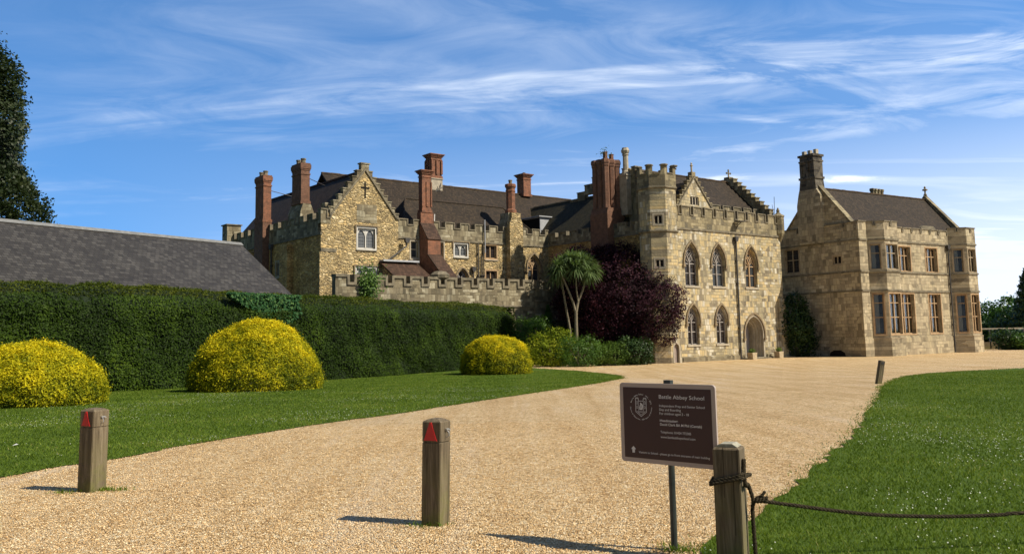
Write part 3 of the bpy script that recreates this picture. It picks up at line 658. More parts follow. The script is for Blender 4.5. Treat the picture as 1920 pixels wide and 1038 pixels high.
# doorway
c = 9.42; b = B()
for k, (w, d0) in enumerate([(2.55, .0), (2.3, .22), (2.05, .42), (1.85, .62)]):
    b.rib(FR, [(c-w/2-.02+.09*(k == 0)*0, .12)]+arch(c, w+.04, 2.15, 3.72-.13*k)+[(c+w/2+.02, .12)], .17, d0-.02+.03*k, d0+.3)
dw = b.build('doorway', M['trim'], H)
hood_arch(dw, FR, c, 2.55, 2.1, 3.72, .3)
b = B(); b.prism(FR, opening(c, 2.3, .1, 2.15, 3.5), 1.35, 1.42); b.build('inner_door', M['door'], dw)
b = B()
o_ = opening(c, 2.0, .1, 2.15, 3.4); n = len(o_)
b.add([FR.p(a, z, .62) for a, z in o_]+[FR.p(a, z, 1.35) for a, z in o_], [(i, i+1, i+n+1, i+n) for i in range(n-1)]); b.build('porch_lining', M['trim'], dw)
b = B(); b.box(FR, c-1.5, c+1.5, 0, .09, -.55, .0); b.box(FR, c-1.25, c+1.25, .0, .13, .002, 1.4); b.build('doorstep', M['cop'], dw)
pipe(H, FR, [(7.33, 10.05), (7.33, .05)], hopper=True, r=.075)
# lamp on the parapet
b = B(); b.box(FR, 7.2, 8.0, 11.75, 11.82, -.75, -.1); b.tube([FR.p(7.6, 11.3, -.05), FR.p(7.6, 11.75, -.6)], .03, 6); b.tube([FR.p(7.3, 11.78, -.1), FR.p(7.3, 11.4, -.05)], .02, 6); b.build('floodlight_bracket', M['iron'], H)
b = B(); b.tube([(14.0, .6, 12.6), (14.1, .6, 14.6)], .025, 5); b.tube([(14.4, .8, 12.0), (14.0, .8, 13.9)], .02, 5); b.build('aerial', M['iron'], H)
# central gable
b = B(); b.wall(FR, [(1.0, 12), (6.05, 12), (6.05, 12.55), (3.5, 15.55), (1.0, 12.55)], [R4(2.9, 4.0, 13.05, 13.8)], .95, .3)
b.build('gable_wall', M['hall'], H)
rectwin(H, Pl(0, .95, 1, 0), 2.9, 4.0, 13.05, 13.8, 3, (), M['dglass'], d=.12, sur=False)
b = B(); steps(b, FR, 1.0, 12.5, 3.3, 15.5, 7, 1.0, 1.35); steps(b, FR, 6.05, 12.5, 3.7, 15.5, 7, 1.0, 1.35); b.box(FR, 3.25, 3.75, 15.3, 15.95, .98, 1.4); b.build('stepped_coping', M['halldark'], H)
b = B(); b.rib(FR, [(1.15, 12.7), (3.5, 15.5), (5.85, 12.7)], .1, .86, .96); b.build('raking_mould', M['cop'], H)
b = B(); b.lathe(3.5, 1.18, [(.11, 15.85), (.08, 15.95), (.08, 16.45), (.13, 16.5), (.13, 16.56), (.05, 16.62), (.09, 16.7), (.02, 16.8)], 8); b.build('finial', M['trim'], H)
b = B(); b.prism(FR, [(1.2, 12.4), (3.5, 15.2), (5.8, 12.4)], 1.3, 5.); b.build('gable_roof', M['tile'], H)
gable_roof(H, M['tile'], .45, 13.2, 1.3, 5.2, 9.2, 12.7, 16.55)
# end gables
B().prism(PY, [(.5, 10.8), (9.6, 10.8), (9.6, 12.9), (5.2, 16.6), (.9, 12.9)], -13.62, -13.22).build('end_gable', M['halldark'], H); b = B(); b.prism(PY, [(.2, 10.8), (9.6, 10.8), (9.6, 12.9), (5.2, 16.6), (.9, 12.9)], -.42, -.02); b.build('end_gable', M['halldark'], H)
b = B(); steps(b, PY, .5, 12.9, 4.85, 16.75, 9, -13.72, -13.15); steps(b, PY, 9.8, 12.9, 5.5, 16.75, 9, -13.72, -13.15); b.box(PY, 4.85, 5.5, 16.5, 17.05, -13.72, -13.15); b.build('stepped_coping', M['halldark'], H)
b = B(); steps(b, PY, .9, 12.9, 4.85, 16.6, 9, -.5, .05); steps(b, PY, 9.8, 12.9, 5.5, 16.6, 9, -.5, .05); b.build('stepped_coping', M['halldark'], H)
PX_ = Pl(13.45, 5.17, 1, 0); b = B(); b.box(PX_, -.05, .05, 17.0, 17.75, -.05, .05); b.box(PX_, -.28, .28, 17.4, 17.5, -.049, .049)
for x, z in ((-.28, 17.45), (.28, 17.45), (0, 17.75)): b.lathe(PX_.o[0]+x, PX_.o[1], [(.03, z-.1), (.09, z), (.03, z+.1)], 6)
b.build('stone_cross', M['halldark'], H)
# slim stone chimney
b = B(); b.prism(FR, R4(-.5, .5, 12.5, 15.9), 5.0, 6.1); b.prism(FR, R4(-.58, .58, 15.9, 16.04), 4.92, 6.18); b.lathe(0, 5.55, [(.40, 16.04), (.38, 16.3), (.27, 16.45), (.25, 17.75), (.32, 17.82), (.26, 17.9), (.36, 18.05), (.40, 18.2), (.32, 18.32), (.30, 18.45)], 8, math.pi/8); b.build('chimney', M['trim'], H)
# turret
TC = (-1.125, 1.0); AP = 1.5; RR = AP/math.cos(math.pi/8)
TW = empty('stair_turret', (0, 0, 0)); TW.parent = H
def face_pl(k):   # k-th face of the turret: 0 = parallel to the facade, -1 = next to the left
    a = -math.pi/2+k*math.pi/4; hw = AP*math.tan(math.pi/8)
    n = (math.cos(a), math.sin(a)); t = (-n[1], n[0])
    return Pl(TC[0]+n[0]*AP-t[0]*hw, TC[1]+n[1]*AP-t[1]*hw, t[0], t[1]), 2*hw
b = B()
for k in range(-3, 5):
    pl, fw = face_pl(k); hl = []
    if k == -1: hl = [R4(.28, .96, 7.55, 8.2), R4(.28, .96, 11.0, 11.75)]
    if k == 0: hl = [opening(.62, .66, .02, 1.15, 1.52)]
    b.wall(pl, R4(0, fw, 0, 13.9), hl, 0, .25)
t_ = b.build('turret_wall', M['hall'], H); t_.parent = H
bpy.data.objects.remove(TW)
pl, fw = face_pl(-1)
for z0, z1 in ((7.55, 8.2), (11.0, 11.75)): rectwin(H, pl, .28, .96, z0, z1, 2, (), M['dark'], d=.08, sill=False)
b = B(); b.box(pl, .38, .86, 10.5, 10.68, -.03, .02); b.build('stone_plaque', M['trim'], H)
pl, fw = face_pl(0)
dd = B(); dd.prism(pl, opening(.62, .66, .02, 1.15, 1.52), .18, .24); dd = dd.build('small_door', M['doorpink'], H)
b = B(); b.rib(pl, [(.26, .02)]+arch(.62, .74, 1.15, 1.58)+[(.98, .02)], .12, -.03, .12); b.build('surround', M['trim'], dd)
b = B(); b.lathe(*TC, [(RR*1.09, 0), (RR*1.09, .3), (RR*1.02, .42)], 8, math.pi/8) if False else None
for zz in (10.32, 13.86):
    b = B(); b.lathe(*TC, [(RR+.02, zz), (RR+.13, zz+.1), (RR+.13, zz+.2), (RR+.02, zz+.24)], 8, math.pi/8); b.build('string_course', M['cop'], H)
b = B()
for k in range(-3, 5):
    pl, fw = face_pl(k); o_ = -.05
    b.prism(pl, [(-.02, 13.95), (fw+.02, 13.95), (fw+.02, 15.75), (fw-.3, 15.75), (fw-.3, 15.1), (.3, 15.1), (.3, 15.75), (-.02, 15.75)], o_+random.random()*.004, .25)
tp = b.build('turret_parapet', M['halldark'], H)
for k in range(-3, 5):
    pl, fw = face_pl(k); b = B(); b.box(pl, .3, fw-.3, 15.1-.003, 15.17, -.12, .3); b.build('coping', M['cop'], tp); b = B()
    a = -math.pi/2+(k+.5)*math.pi/4; x, y = TC[0]+(RR-.1)*math.cos(a), TC[1]+(RR-.1)*math.sin(a)
    b.lathe(x, y, [(.34, 15.74), (.36, 15.80), (.30, 15.86)], 6, a); b.build('coping', M['cop'], tp)
b = B(); b.lathe(*TC, [(RR-.2, 13.9), (RR-.2, 14.6)], 8, math.pi/8); b.build('turret_roof', M['lead'], H)
pipe(H, Pl(-.3, 2.8, 0, -1), [(0, 10.2), (0, 2)], d=-.1, r=.06)

# ------------------------------------------------------------------ planters
def planter(name, s, d, label):
    P = Vector((13.4, 70.7, -.9)); a = rad(37.5); x = P.x+s*math.cos(a)-d*math.sin(a); y = P.y+s*math.sin(a)+d*math.cos(a)
    e = empty(name, (x, y, -.9), a, label, 'planter', 'square stone planters flanking the arched doorway')
    b = B(); b.prism(FR, [(-.26, 0), (.26, 0), (.30, .48), (.33, .48), (.33, .56), (-.33, .56), (-.33, .48), (-.30, .48)], -.28, .28); b.build('box', M['planter'], e)
    n = 260; p = rng.normal(size=(n, 3)); p /= np.linalg.norm(p, axis=1, keepdims=True); p *= rng.random((n, 1))**.4
    p = p*np.array([.32, .3, .22])+np.array([0, 0, .72]); leafy('foliage', p, p-np.array([0, 0, .5]), .11, M['oliveleaf'], e)
planter('planter', 8.0, -.75, 'square stone planter left of the arched doorway, beside the drainpipe')
planter('planter', 11.7, -.75, 'square stone planter right of the arched doorway, near the wall corner')

# ------------------------------------------------------------------ manor range
K = empty('manor_house', (3.35, 81, -.9), rad(38.8), 'long rubble stone manor range with stepped gable, brown tiled roofs and brick chimneys', 'building')
b = B()
wins = [(-10.62, -9.3, 9.2, 10.25), (-7.3, -6.1, 9.15, 10.3), (-7.3, -6.1, 6.5, 8.05), (-15.0, -14.3, 8.9, 10.25), (-12.2, -11.75, 8.7, 10.3)]
b.wall(FR, R4(-16.5, .05, 0, 10.55), [R4(*w) for w in wins]+[opening(-1.8, 1.45, 5.9, 8.45, 9.62), opening(-9.85, 1.15, 6.2, 7.2, 8.05)], 0, .35)
b.build('front_wall', M['rubble'], K)
rectwin(K, FR, *wins[0][:4], 2, (), M['pglass'], hood=True, arched=True, mat='ptrac')
rectwin(K, FR, *wins[1], 2, (), M['dglass'], mat='wtrim'); rectwin(K, FR, *wins[2], 2, (), M['dglass'], mat='wtrim')
rectwin(K, FR, *wins[3], 1, (9.6,), M['bglass']); rectwin(K, FR, *wins[4], 1, (), M['bglass'])
gothic(K, FR, -1.8, 1.45, 5.9, 8.45, 9.62, M['bglass'], 'wtrim')
gothic(K, FR, -9.85, 1.15, 6.2, 7.2, 8.05, M['dglass'], 'tracery', quatre=False)
strings(K, FR, -16.4, -14.3, 10.42); strings(K, FR, -12.7, -5.1, 10.42); strings(K, FR, -3.5, .0, 10.42)
parapet(K, FR, -16.3, -14.2, 10.5, 11.55, 12.0, .95, .6, M['gwall'])
parapet(K, FR, -12.75, -5.08, 10.5, 11.5, 11.98, .88, .68, M['gwall'], start=.5)
parapet(K, FR, -3.5, .0, 10.5, 11.5, 11.98, .88, .68, M['gwall'])
# stepped gable block
GP = -.35; b = B()
gout = [(-23.25, 0), (-16.42, 0), (-16.42, 11.9), (-19.45, 15.75), (-22.4, 12.0), (-23.25, 12.0)]
gw = [(-20.1, -18.55, 9.4, 11.0), (-20.2, -18.5, 6.5, 7.85)]
b.wall(FR, gout, [R4(*w) for w in gw], GP, .3); b.wall(Pl(-16.42, GP, 0, 1), R4(0, .4, 0, 11.9), [], 0)
b.build('gable_wall', M['rubble'], K)
PG = Pl(0, GP, 1, 0)
for w in gw: rectwin(K, PG, *w, 2, (), M['pglass'], hood=True, arched=True, mat='ptrac')
b = B(); steps(b, PG, -16.35, 11.85, -19.1, 15.55, 8, .02, .45); steps(b, PG, -22.6, 11.95, -19.75, 15.55, 7, .02, .45); b.box(PG, -19.78, -19.08, 15.4, 16.15, .02, .45); b.box(PG, -19.86, -19.0, 16.151, 16.25, -.05, .5); b.build('stepped_coping', M['gwall'], K)
b = B(); b.rib(PG, [(-22.5, 11.7), (-22.3, 12.05), (-19.45, 15.72), (-16.6, 12.0), (-16.3, 11.9)], .13, -.1, -.0); b.build('raking_mould', M['cop'], K)
b = B(); b.box(PG, -19.52, -19.38, 13.4, 14.7, -.012, .02); b.box(PG, -19.85, -19.05, 14.15, 14.3, -.014, .02); b.build('cross_slit', M['dark'], K)
b = B(); b.box(PG, -20.2, -18.4, 11.45, 12.9, -.02, .02); b.build('blocked_niche', M['gwall'], K)
b = B(); b.box(PG, -23.3, -22.0, 9.0, 9.25, -.16, .03); b.build('buttress_offset', M['cop'], K)
b = B(); b.box(PG, -23.4, -22.1, 0, 9.0, -.12, .03); b.build('corner_buttress', M['rubble'], K)
parapet(K, PG, -23.28, -22.45, 11.2, 11.6, 12.25, .5, .3, M['gwall'], d=-.03, t=.5)
# shaded side of the manor
PS = Pl(-23.25, GP, 0, -1)
b = B(); b.wall(PS, R4(-18.2, 0, 0, 10.4), [R4(-8.2, -7.6, 7.6, 8.8)], 0); b.build('side_wall', M['rubshade'], K)
rectwin(K, PS, -8.2, -7.6, 7.6, 8.8, 1, (), M['dglass'], d=.1)
strings(K, PS, -18.2, .1, 10.3); parapet(K, PS, -18.2, -.5, 10.4, 11.5, 12.0, .9, .7, M['gwall'])
B().prism(FR, R4(-23.75, -23.2, 0, 10.), 4.6, 6.0).build('side_buttress', M['rubshade'], K); B().prism(FR, R4(-23.75, -23.2, 0, 10.), 12.4, 13.4).build('side_buttress', M['rubshade'], K)
b = B(); b.prism(FR, R4(-23.9, -22.6, 9.6, 12.9), 17.2, 18.4); b.prism(FR, R4(-24.0, -22.5, 12.901, 13.0), 17.1, 18.5); b.build('corner_turret', M['gwall'], K)
pipe(K, PS, [(-8.9, 9.9), (-8.9, 4)], r=.07)
b = B(); b.prism(FR, R4(-23.84, -23.06, 0, 12.3), 9.26, 11.04); b.build('chimney_breast', M['brickold'], K)
rect_stack(K, -23.8, -23.1, 9.3, 11.0, 12.3, 16.35, M['brick'], 2, pm='cop')
b = B(); b.prism(FR, [(-23.3, 11.6), (-22.0, 11.6), (-22.1, 12.6), (-22.35, 13.2), (-23.0, 13.2), (-23.2, 12.6)], 3.3, 5.6); b.build('chimney_base', M['gwall'], K)
rect_stack(K, -23.05, -22.3, 3.6, 5.3, 13.2, 16.55, M['brickold'], 2, pm='cop')
rect_stack(K, -17.1, -16.2, 11.6, 12.6, 15.6, 17.0, M['brickold'], 2, pm='white', base=False)
b = B(); b.tube([(-23., 10.1, 15.2), (-20.5, 9.4, 14.6)], .03, 5); b.build('chimney_stay', M['iron'], K); b = B(); b.tube([(-22.3, 4.5, 15.6), (-20.0, 5.5, 15.2)], .03, 5); b.build('chimney_stay', M['iron'], K)
b = B(); b.box(FR, -22.2, -21.4, 12.1, 13.0, 6.5, 7.4); b.build('side_dormer', M['lead'], K)
b = B(); b.box(FR, -22.3, -21.3, 12.1, 13.0, .9, 1.6); b.build('side_dormer', M['gwall'], K)
# roofs
b = B(); b.prism(FR, [(-22.9, 11.5), (-19.42, 15.65), (-15.9, 11.5)], .1, 18.); b.build('roof', M['tiley'], K)
b = B(); q = B()
for i in range(38): q.box(FR, -19.54, -19.3, 15.6, 15.73, .2+i*.46, .2+i*.46+.44)
q.build('ridge_tiles', M['tilered'], K)
gable_roof(K, M['tile'], -18.5, 11.5, 2.4, 9.2, 15.5, 11.0, 17.05)
b = B(); b.add([(-15.4, .7, 11.35), (-.3, .7, 11.35), (-2.9, 3.1, 14.3), (-13.6, 3.1, 14.3), (-15.4, 5.5, 11.35), (-.3, 5.5, 11.35)], [(0, 1, 2, 3), (0, 3, 4), (1, 5, 2), (3, 2, 5, 4)])
lr = b.build('front_roof', M['tile'], K)
b = B()
for p0, p1 in (((-13.6, 3.1, 14.32), (-2.9, 3.1, 14.32)), ((-13.6, 3.1, 14.32), (-15.4, .7, 11.4)), ((-2.9, 3.1, 14.32), (-.3, .7, 11.4))): b.tube([p0, p1], .08, 6)
b.build('ridge_tiles', M['tile'], lr)
# chimneys of the range
b = B(); b.prism(PY, [(.35, 5.5), (.35, 12.7), (-.22, 12.7), (-.22, 11.7), (-1.25, 10.35), (-1.25, 9.0), (-3.6, 6.95), (-3.6, 5.5)], 12.9, 14.15); st = b.build('stepped_chimney_breast', M['brick'], K)
b = B(); b.prism(PY, [(-.2, 11.75), (-.2, 11.83), (-1.34, 10.36), (-1.3, 10.30)], 12.84, 14.2); b.build('tiled_slope', M['tilered'], st); b = B(); b.prism(PY, [(-1.2, 9.07), (-1.2, 9.16), (-3.72, 6.95), (-3.66, 6.87)], 12.84, 14.2); b.build('tiled_slope', M['tilered'], st)
rect_stack(K, -13.98, -13.1, -.2, .35, 12.7, 16.3, M['brick'], 0, slim=True)
b = B()
for x in (-13.98, -13.55, -13.1): b.box(FR, x-.06, x+.06, 13.2, 15.3, -.27, -.19)
b.box(FR, -13.5, -13.38, 13.2, 15.3, -.25, -.19); b.build('chimney_ribs', M['brick'], K)
b = B(); b.prism(FR, R4(-7.3, -6.0, 14.8, 17.5), 8.5, 9.6); b.prism(FR, R4(-7.4, -5.9, 15.4, 15.55), 8.4, 9.7); b.prism(FR, R4(-7.37, -5.93, 17.501, 17.6), 8.43, 9.67); b.build('rendered_chimney_base', M['trim'], K)
rect_stack(K, -7.25, -6.05, 8.55, 9.55, 17.6, 20.0, M['brick'], 0, slim=True)
b = B()
for x in (-7.2, -6.65, -6.1): b.box(FR, x-.09, x+.09, 18.0, 19.35, 8.42, 8.56)
for y in (8.7, 9.1, 9.5): b.box(Pl(-7.25, 0, 0, -1), -y-.09, -y+.09, 18.0, 19.35, -.12, .01)
b.build('chimney_ribs', M['brick'], K)
b = B(); b.tube([(-6.6, 8.3, 15.8), (-6.4, 8.2, 17.1)], .035, 5); b.tube([(-7.0, 8.3, 16.2), (-6.1, 8.2, 16.8)], .035, 5); b.tube([(-6.9, 8.3, 15.8), (-6.5, 8.2, 16.9)], .035, 5); b.build('aerial', M['iron'], K)
rect_stack(K, 4.3, 5.3, 8.6, 9.7, 16.8, 19.2, M['brick'], 0, slim=True)
b = B(); b.lathe(4.8, 9.1, [(.2, 19.15), (.16, 19.4)], 6); b.build('chimney_pot', M['iron'], K)
b = B(); b.prism(FR, [(-5.05, 0), (-3.55, 0), (-3.55, 12.3), (-3.8, 12.9), (-3.8, 13.3), (-4.8, 13.3), (-4.8, 12.9), (-5.05, 12.3)], -.65, .5); b.build('chimney_pier', M['rubble'], K)
b = B(); b.prism(FR, [(-5.2, 11.95), (-3.4, 11.95), (-3.7, 12.95), (-3.7, 13.34), (-4.9, 13.34), (-4.9, 12.95)], -.3, .9); b.build('pier_shoulder', M['gwall'], K)
oct_stack(K, -4.3, .1, 13.3, 16.0, .42, M['brick'], 1, potmat='cop')
# lead dormer
b = B(); b.prism(FR, R4(1.3, 3.0, 12.0, 13.7), 2.6, 5.4); dm = b.build('dormer', M['lead'], K)
b = B(); b.box(FR, 1.05, 3.1, 13.701, 13.8, 2.4, 5.6); b.build('dormer_roof', M['lead'], dm)
b = B(); b.prism(Pl(1.29, 0, 0, -1), R4(-5.3, -2.7, 12.0, 13.6), -.03, .0); b.build('dormer_front', M['dark'], dm)  # black sheet over the dormer's left-facing front
# lean-to
b = B(); b.prism(PY, [(.1, 0), (.1, 8.3), (-.5, 8.3), (-2.6, 7.0), (-2.6, 0)], 14.9, 18.0); lt = b.build('lean_to', M['rubble'], K)
b = B(); b.prism(PY, [(-.3, 8.35), (-.3, 8.5), (-2.9, 7.0), (-2.9, 6.88)], 14.7, 18.2); b.build('lean_to_roof', M['tilered'], lt)
b = B(); b.box(FR, -18.1, -14.75, 8.42, 8.56, -.9, .0); b.build('lead_ridge', M['lead'], lt)
# pipes and vents
pipe(K, FR, [(-15.7, 10.0), (-15.75, 9.75), (-16.8, 9.0), (-17.4, 8.6), (-17.4, 6.6)], d=-.5, r=.07)
pipe(K, FR, [(-8.2, 10.4), (-8.2, 5)], hopper=False, r=.055); pipe(K, FR, [(-7.62, 10.4), (-7.62, 6.9)], hopper=False, r=.05); pipe(K, FR, [(-7.85, 9.3), (-7.85, 6.9)], hopper=False, r=.045); pipe(K, FR, [(-8.75, 7.9), (-8.75, 4)], r=.06)
b = B(); b.tube([FR.p(-7.5, 9.6, -.2), FR.p(-7.5, 12.5, -.2)], .05, 8); b.build('vent_pipe', M['lead'], K)
b = B(); b.tube([FR.p(-12.5, 11.5, .3), FR.p(-12.45, 12.7, .3)], .05, 8); b.build('vent_pipe', M['white'], K)
# return wing towards the hall
PW = Pl(0, 0, 0, -1)
b = B(); b.wall(PW, R4(0, 13.2, 0, 10.9), [], 0); b.build('return_wall', M['rubshade'], K)
strings(K, PW, 0, 13.2, 10.5); parapet(K, PW, .1, 13.2, 10.55, 11.2, 11.62, .95, .55, M['gwall'])
b = B(); b.prism(FR, [(.45, 11.1), (4., 15.3), (8.2, 11.1)], -9.0, 8.); b.build('return_roof', M['tilemoss'], K)
b = B(); b.box(FR, 3.9, 4.1, 15.25, 15.36, -4., 6.6); b.build('ridge_tiles', M['cop'], K)
b = B(); steps(b, PY, 1.0, 14.6, -3.2, 17.0, 4, -4.3, -3.8); b.build('stepped_coping', M['halldark'], K)
bc = B(); bc.prism(FR, R4(-.75, 1.35, 0, 12.6), -8.6, -6.5); bc.prism(FR, [(-.75, 12.6), (1.35, 12.6), (1.2, 13.1), (-.6, 13.1)], -8.55, -6.55); bc = bc.build('clustered_chimney', M['brickold'], K)
for x in (-.35, .32, .98):
    for y in (-8.15, -7.5, -6.9):
        b = B(); b.lathe(x, y, [(.36, 13.1), (.30, 13.4), (.30, 16.7), (.35, 16.8), (.35, 16.95), (.40, 17.05), (.40, 17.25), (.33, 17.4)], 6, math.pi/6, lrot=0); b.build('chimney_shaft', M['brickold'], bc)
for x, y in ((-.3, -8.1), (.95, -7.6)):
    b = B(); b.lathe(x, y, [(.2, 17.38), (.2, 17.95), (.24, 17.96), (.24, 18.02), (.15, 18.03)], 4, math.pi/4); b.build('chimney_pot', M['brickold'], bc)
p = rng.normal(size=(90, 3))*np.array([.3, .25, .25])+np.array([-.35, -8.1, 18.0]); leafy('weeds', p, p*0+np.array([0, 0, 1.]), .16, M['oliveleaf'], bc)

# ------------------------------------------------------------------ crenellated garden wall
GW = empty('garden_wall', (3.35-.0, 81, -.9), rad(38.8), 'weathered grey crenellated garden wall running behind the clipped hedge', 'wall')
PW4 = Pl(0, -4., 1, 0)
b = B(); b.box(PW4, -23.9, -1.5, 0, 5.7, 0, .55); b.build('wall', M['gwall'], GW)
parapet(GW, PW4, -23.9, -1.5, 5.7, 6.28, 6.86, 1.0, .59, M['gwall'], d=-.01, t=.55, cap=.1, h=.2)
strings(GW, PW4, -5.2, -1.6, 5.2)
b = B(); b.box(PW4, -23.5, -5.4, 4.75, 4.9, -.1, .02); b.build('string_course', M['cop'], GW)
b = B(); b.lathe(-14.6, -3.6, [(.3, 6.8), (.75, 7.0), (.8, 7.25), (.5, 7.5), (.2, 7.55)], 8); b.build('carved_stone', M['cop'], GW)

# ------------------------------------------------------------------ country house wing on the right
V = empty('country_house', (30.2, 76, -.9), rad(32.2), 'two storey pale stone house with canted bays, mullioned windows and one tall blackened chimney', 'building')
ww = [(5.6, 7.4, 7.52, 9.75), (9.75, 11.55, 7.52, 9.75)]; wl = [(5.65, 7.5, 1.88, 5.45), (9.75, 11.6, 1.88, 5.45)]
b = B(); b.wall(FR, R4(0, 17.2, 0, 10.2), [R4(*w) for w in ww+wl], 0, .5); b.build('front_wall', M['wing'], V)
PVS = Pl(0, 0, 0, -1)
b = B(); b.wall(PVS, R4(-8.8, 0, 0, 10.2), [R4(-2.7, -1.85, 8.15, 8.9), R4(-8.1, -6.5, 7.7, 9.9)], 0, .3); b.build('side_wall', M['wing'], V)
b = B(); b.box(Pl(17.2, 0, 0, 1), 0, 8.8, 0, 10.2, 0, .3); b.build('end_wall', M['wing'], V)
rectwin(V, PVS, -2.7, -1.85, 8.15, 8.9, 2, (), M['dark'], d=.12, mat='wingtrim', sill=False)
B().prism(PVS, [(-1.9, .02), (-3.6, .02), (-3.5, .35), (-3.1, .55), (-2.4, .55), (-2.0, .35)], -.086, -.07).build('cellar_vent', M['dark'], V)
rectwin(V, PVS, -8.1, -6.5, 7.7, 9.9, 2, (8.9,), M['dglass'], d=.2, mat='wingtrim')
for w in ww: rectwin(V, FR, *w, 3, (8.95,), M['glass'], d=.28, mat='wtrim', curtain=[(.08, .4), (.58, .94)], sur=True, sill=False)
for w in wl: rectwin(V, FR, *w, 3, (3.35, 4.62), M['glass'], d=.3, mat='wtrim', curtain=[(.06, .38), (.62, .95)], sur=True, sill=False)
b = B(); b.box(FR, -.1, 1.0, 0, 10.15, -.14, .0); b.box(FR, -.14, 1.04, 0, 1.55, -.2, -.141); b.build('corner_pier', M['wing'], V)
def bay(x0, x1, x2, x3, out=-1.15, shade='canted bay'):
    pls = [Pl(x0, 0, x1-x0, out), Pl(x1, out, 1, 0), Pl(x2, out, x3-x2, -out)]
    Ls = [math.hypot(x1-x0, out), x2-x1, math.hypot(x3-x2, out)]
    b = B(); todo = []
    for i, (pl, L) in enumerate(zip(pls, Ls)):
        if i == 1: s0, s1, n = .16, L-.16, 2
        else: s0, s1, n = L/2-.42, L/2+.42, 1
        hs = [R4(s0, s1, 1.9, 5.4), R4(s0, s1, 7.55, 9.72)]
        b.wall(pl, R4(0, L, 0, 10.2), hs, 0, .32)
        todo += [(pl, s0, s1, 1.9, 5.4, n, (3.35, 4.6)), (pl, s0, s1, 7.55, 9.72, n, (8.95,))]
    o = b.build('bay', M['wing'], V)
    for pl, s0, s1, z0, z1, n, tr in todo:
        rectwin(o, pl, s0, s1, z0, z1, n, tr, M['glass'], d=.2, mat='wtrim' if z0 < 5 else 'wingtrim', curtain=[(.05, .28), (.7, .97)] if n > 1 else [(.05, .55)], curt_mat='curtain' if n > 1 else 'curtainw', sill=False, back=False)
    # inner back of the bay, dark room
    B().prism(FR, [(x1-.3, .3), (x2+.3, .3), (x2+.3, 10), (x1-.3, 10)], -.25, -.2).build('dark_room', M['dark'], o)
    for i, (pl, L) in enumerate(zip(pls, Ls)):
        for z in (5.62, 7.3, 10.08, 1.5): strings(o, pl, -.04, L+.04, z, h=.15 if z > 2 else .08, out=.1, mat=M['wingtrim'] if z < 2 else M['cop'])
        p_ = parapet(o, pl, 0, L, 10.2, 11.35, 11.72, L*.5-.1, .2, M['wing'], t=.3)
        bb = B(); bb.box(pl, -.02, L+.02, 0, 1.5, -.08, .0); bb.build('plinth', M['wing'], o)
    bb = B(); bb.add([(x0, 0, 10.6), (x1, out+.1, 10.6), (x2, out+.1, 10.6), (x3, 0, 10.6)], [(0, 1, 2, 3)]); bb.build('bay_roof', M['lead'], o)
    return o
bay(.95, 2.05, 3.95, 5.05); bay(13.5, 14.6, 16.1, 17.2)
for z in (5.62, 7.3, 10.08): strings(V, FR, 5.1, 13.4, z, h=.15, out=.09); strings(V, PVS, -8.8, .1, z, h=.15, out=.09); strings(V, FR, -.12, .94, z, h=.15, out=.24)
b = B(); b.box(FR, 5.1, 13.4, 0, 1.5, -.08, .0); b.box(FR, 5.1, 13.4, 1.501, 1.58, -.05, .0); b.build('plinth', M['wing'], V); b = B(); b.box(PVS, -8.8, .0, 0, 1.5, -.08, .0); b.build('plinth', M['wing'], V)
parapet(V, FR, 5.1, 13.45, 10.2, 11.1, 11.45, 1.2, .2, M['wing'], t=.35)
parapet(V, FR, -.1, .98, 10.2, 11.6, 11.75, 2.2, .2, M['wing'], t=.35, d=-.14)
parapet(V, PVS, -8.8, -.22, 10.2, 11.3, 11.7, 2.3, .22, M['wing'], t=.35)
pipe(V, FR, [(13.2, 9.7), (13.2, .05)], r=.075)
gable_roof(V, M['tile'], .6, 16.9, .9, 4.2, 7.6, 11.45, 15.35)
b = B(); b.prism(PY, [(.6, 10.2), (7.9, 10.2), (7.9, 11.6), (4.2, 15.75), (.6, 11.5)], -.62, -.15); b.build('end_gable', M['wing'], V); b = B(); b.prism(PY, [(.6, 10.2), (7.9, 10.2), (7.9, 11.6), (4.2, 15.6), (.6, 11.5)], -17.2, -16.88); b.build('end_gable', M['wing'], V)
b = B(); b.rib(PY, [(.45, 11.45), (4.2, 15.8), (8., 11.5)], .16, -.7, -.05); b.build('gable_coping', M['halldark'], V); b = B(); b.rib(PY, [(.45, 11.45), (4.2, 15.68), (8., 11.5)], .16, -17.3, -16.8); b.build('gable_coping', M['halldark'], V)
b = B(); b.lathe(17.05, 4.2, [(.2, 15.6), (.16, 15.9), (.08, 16.0), (.08, 16.25), (.26, 16.3), (.26, 16.42), (.07, 16.5), (.12, 16.62), (.03, 16.75)], 6); b.build('finial', M['halldark'], V)
M['soot'] = ashlar('sooty_stone', [(.25, (.03, .026, .022)), (.5, (.075, .065, .052)), (.8, (.17, .145, .11))], .6, .3, .5)
b = B(); b.prism(PY, [(6.1, 10.2), (6.1, 13.8), (5.85, 14.9), (5.75, 15.2), (3.85, 15.2), (3.45, 14.6), (3.35, 13.6), (3.5, 10.2)], -.95, .32); b.build('chimney_breast', M['wing'], V)
b = B(); b.prism(PY, [(5.75, 15.2), (5.6, 16.2), (3.95, 16.2), (3.85, 15.2)], -.93, .3); b.prism(PY, R4(3.85, 5.7, 16.2, 16.4), -1.0, .38); b.prism(PY, R4(4.0, 5.5, 16.4, 17.8), -.85, .22)
for y in (3.95, 4.62, 5.35): b.prism(PY, R4(y, y+.22, 16.4, 17.8), -.92, .32)
b.prism(PY, R4(3.9, 5.6, 17.8, 17.95), -1.0, .4); b.prism(PY, R4(3.98, 5.52, 17.95, 18.3), -.95, .33); b.prism(PY, R4(3.86, 5.64, 18.3, 18.5), -1.05, .45)
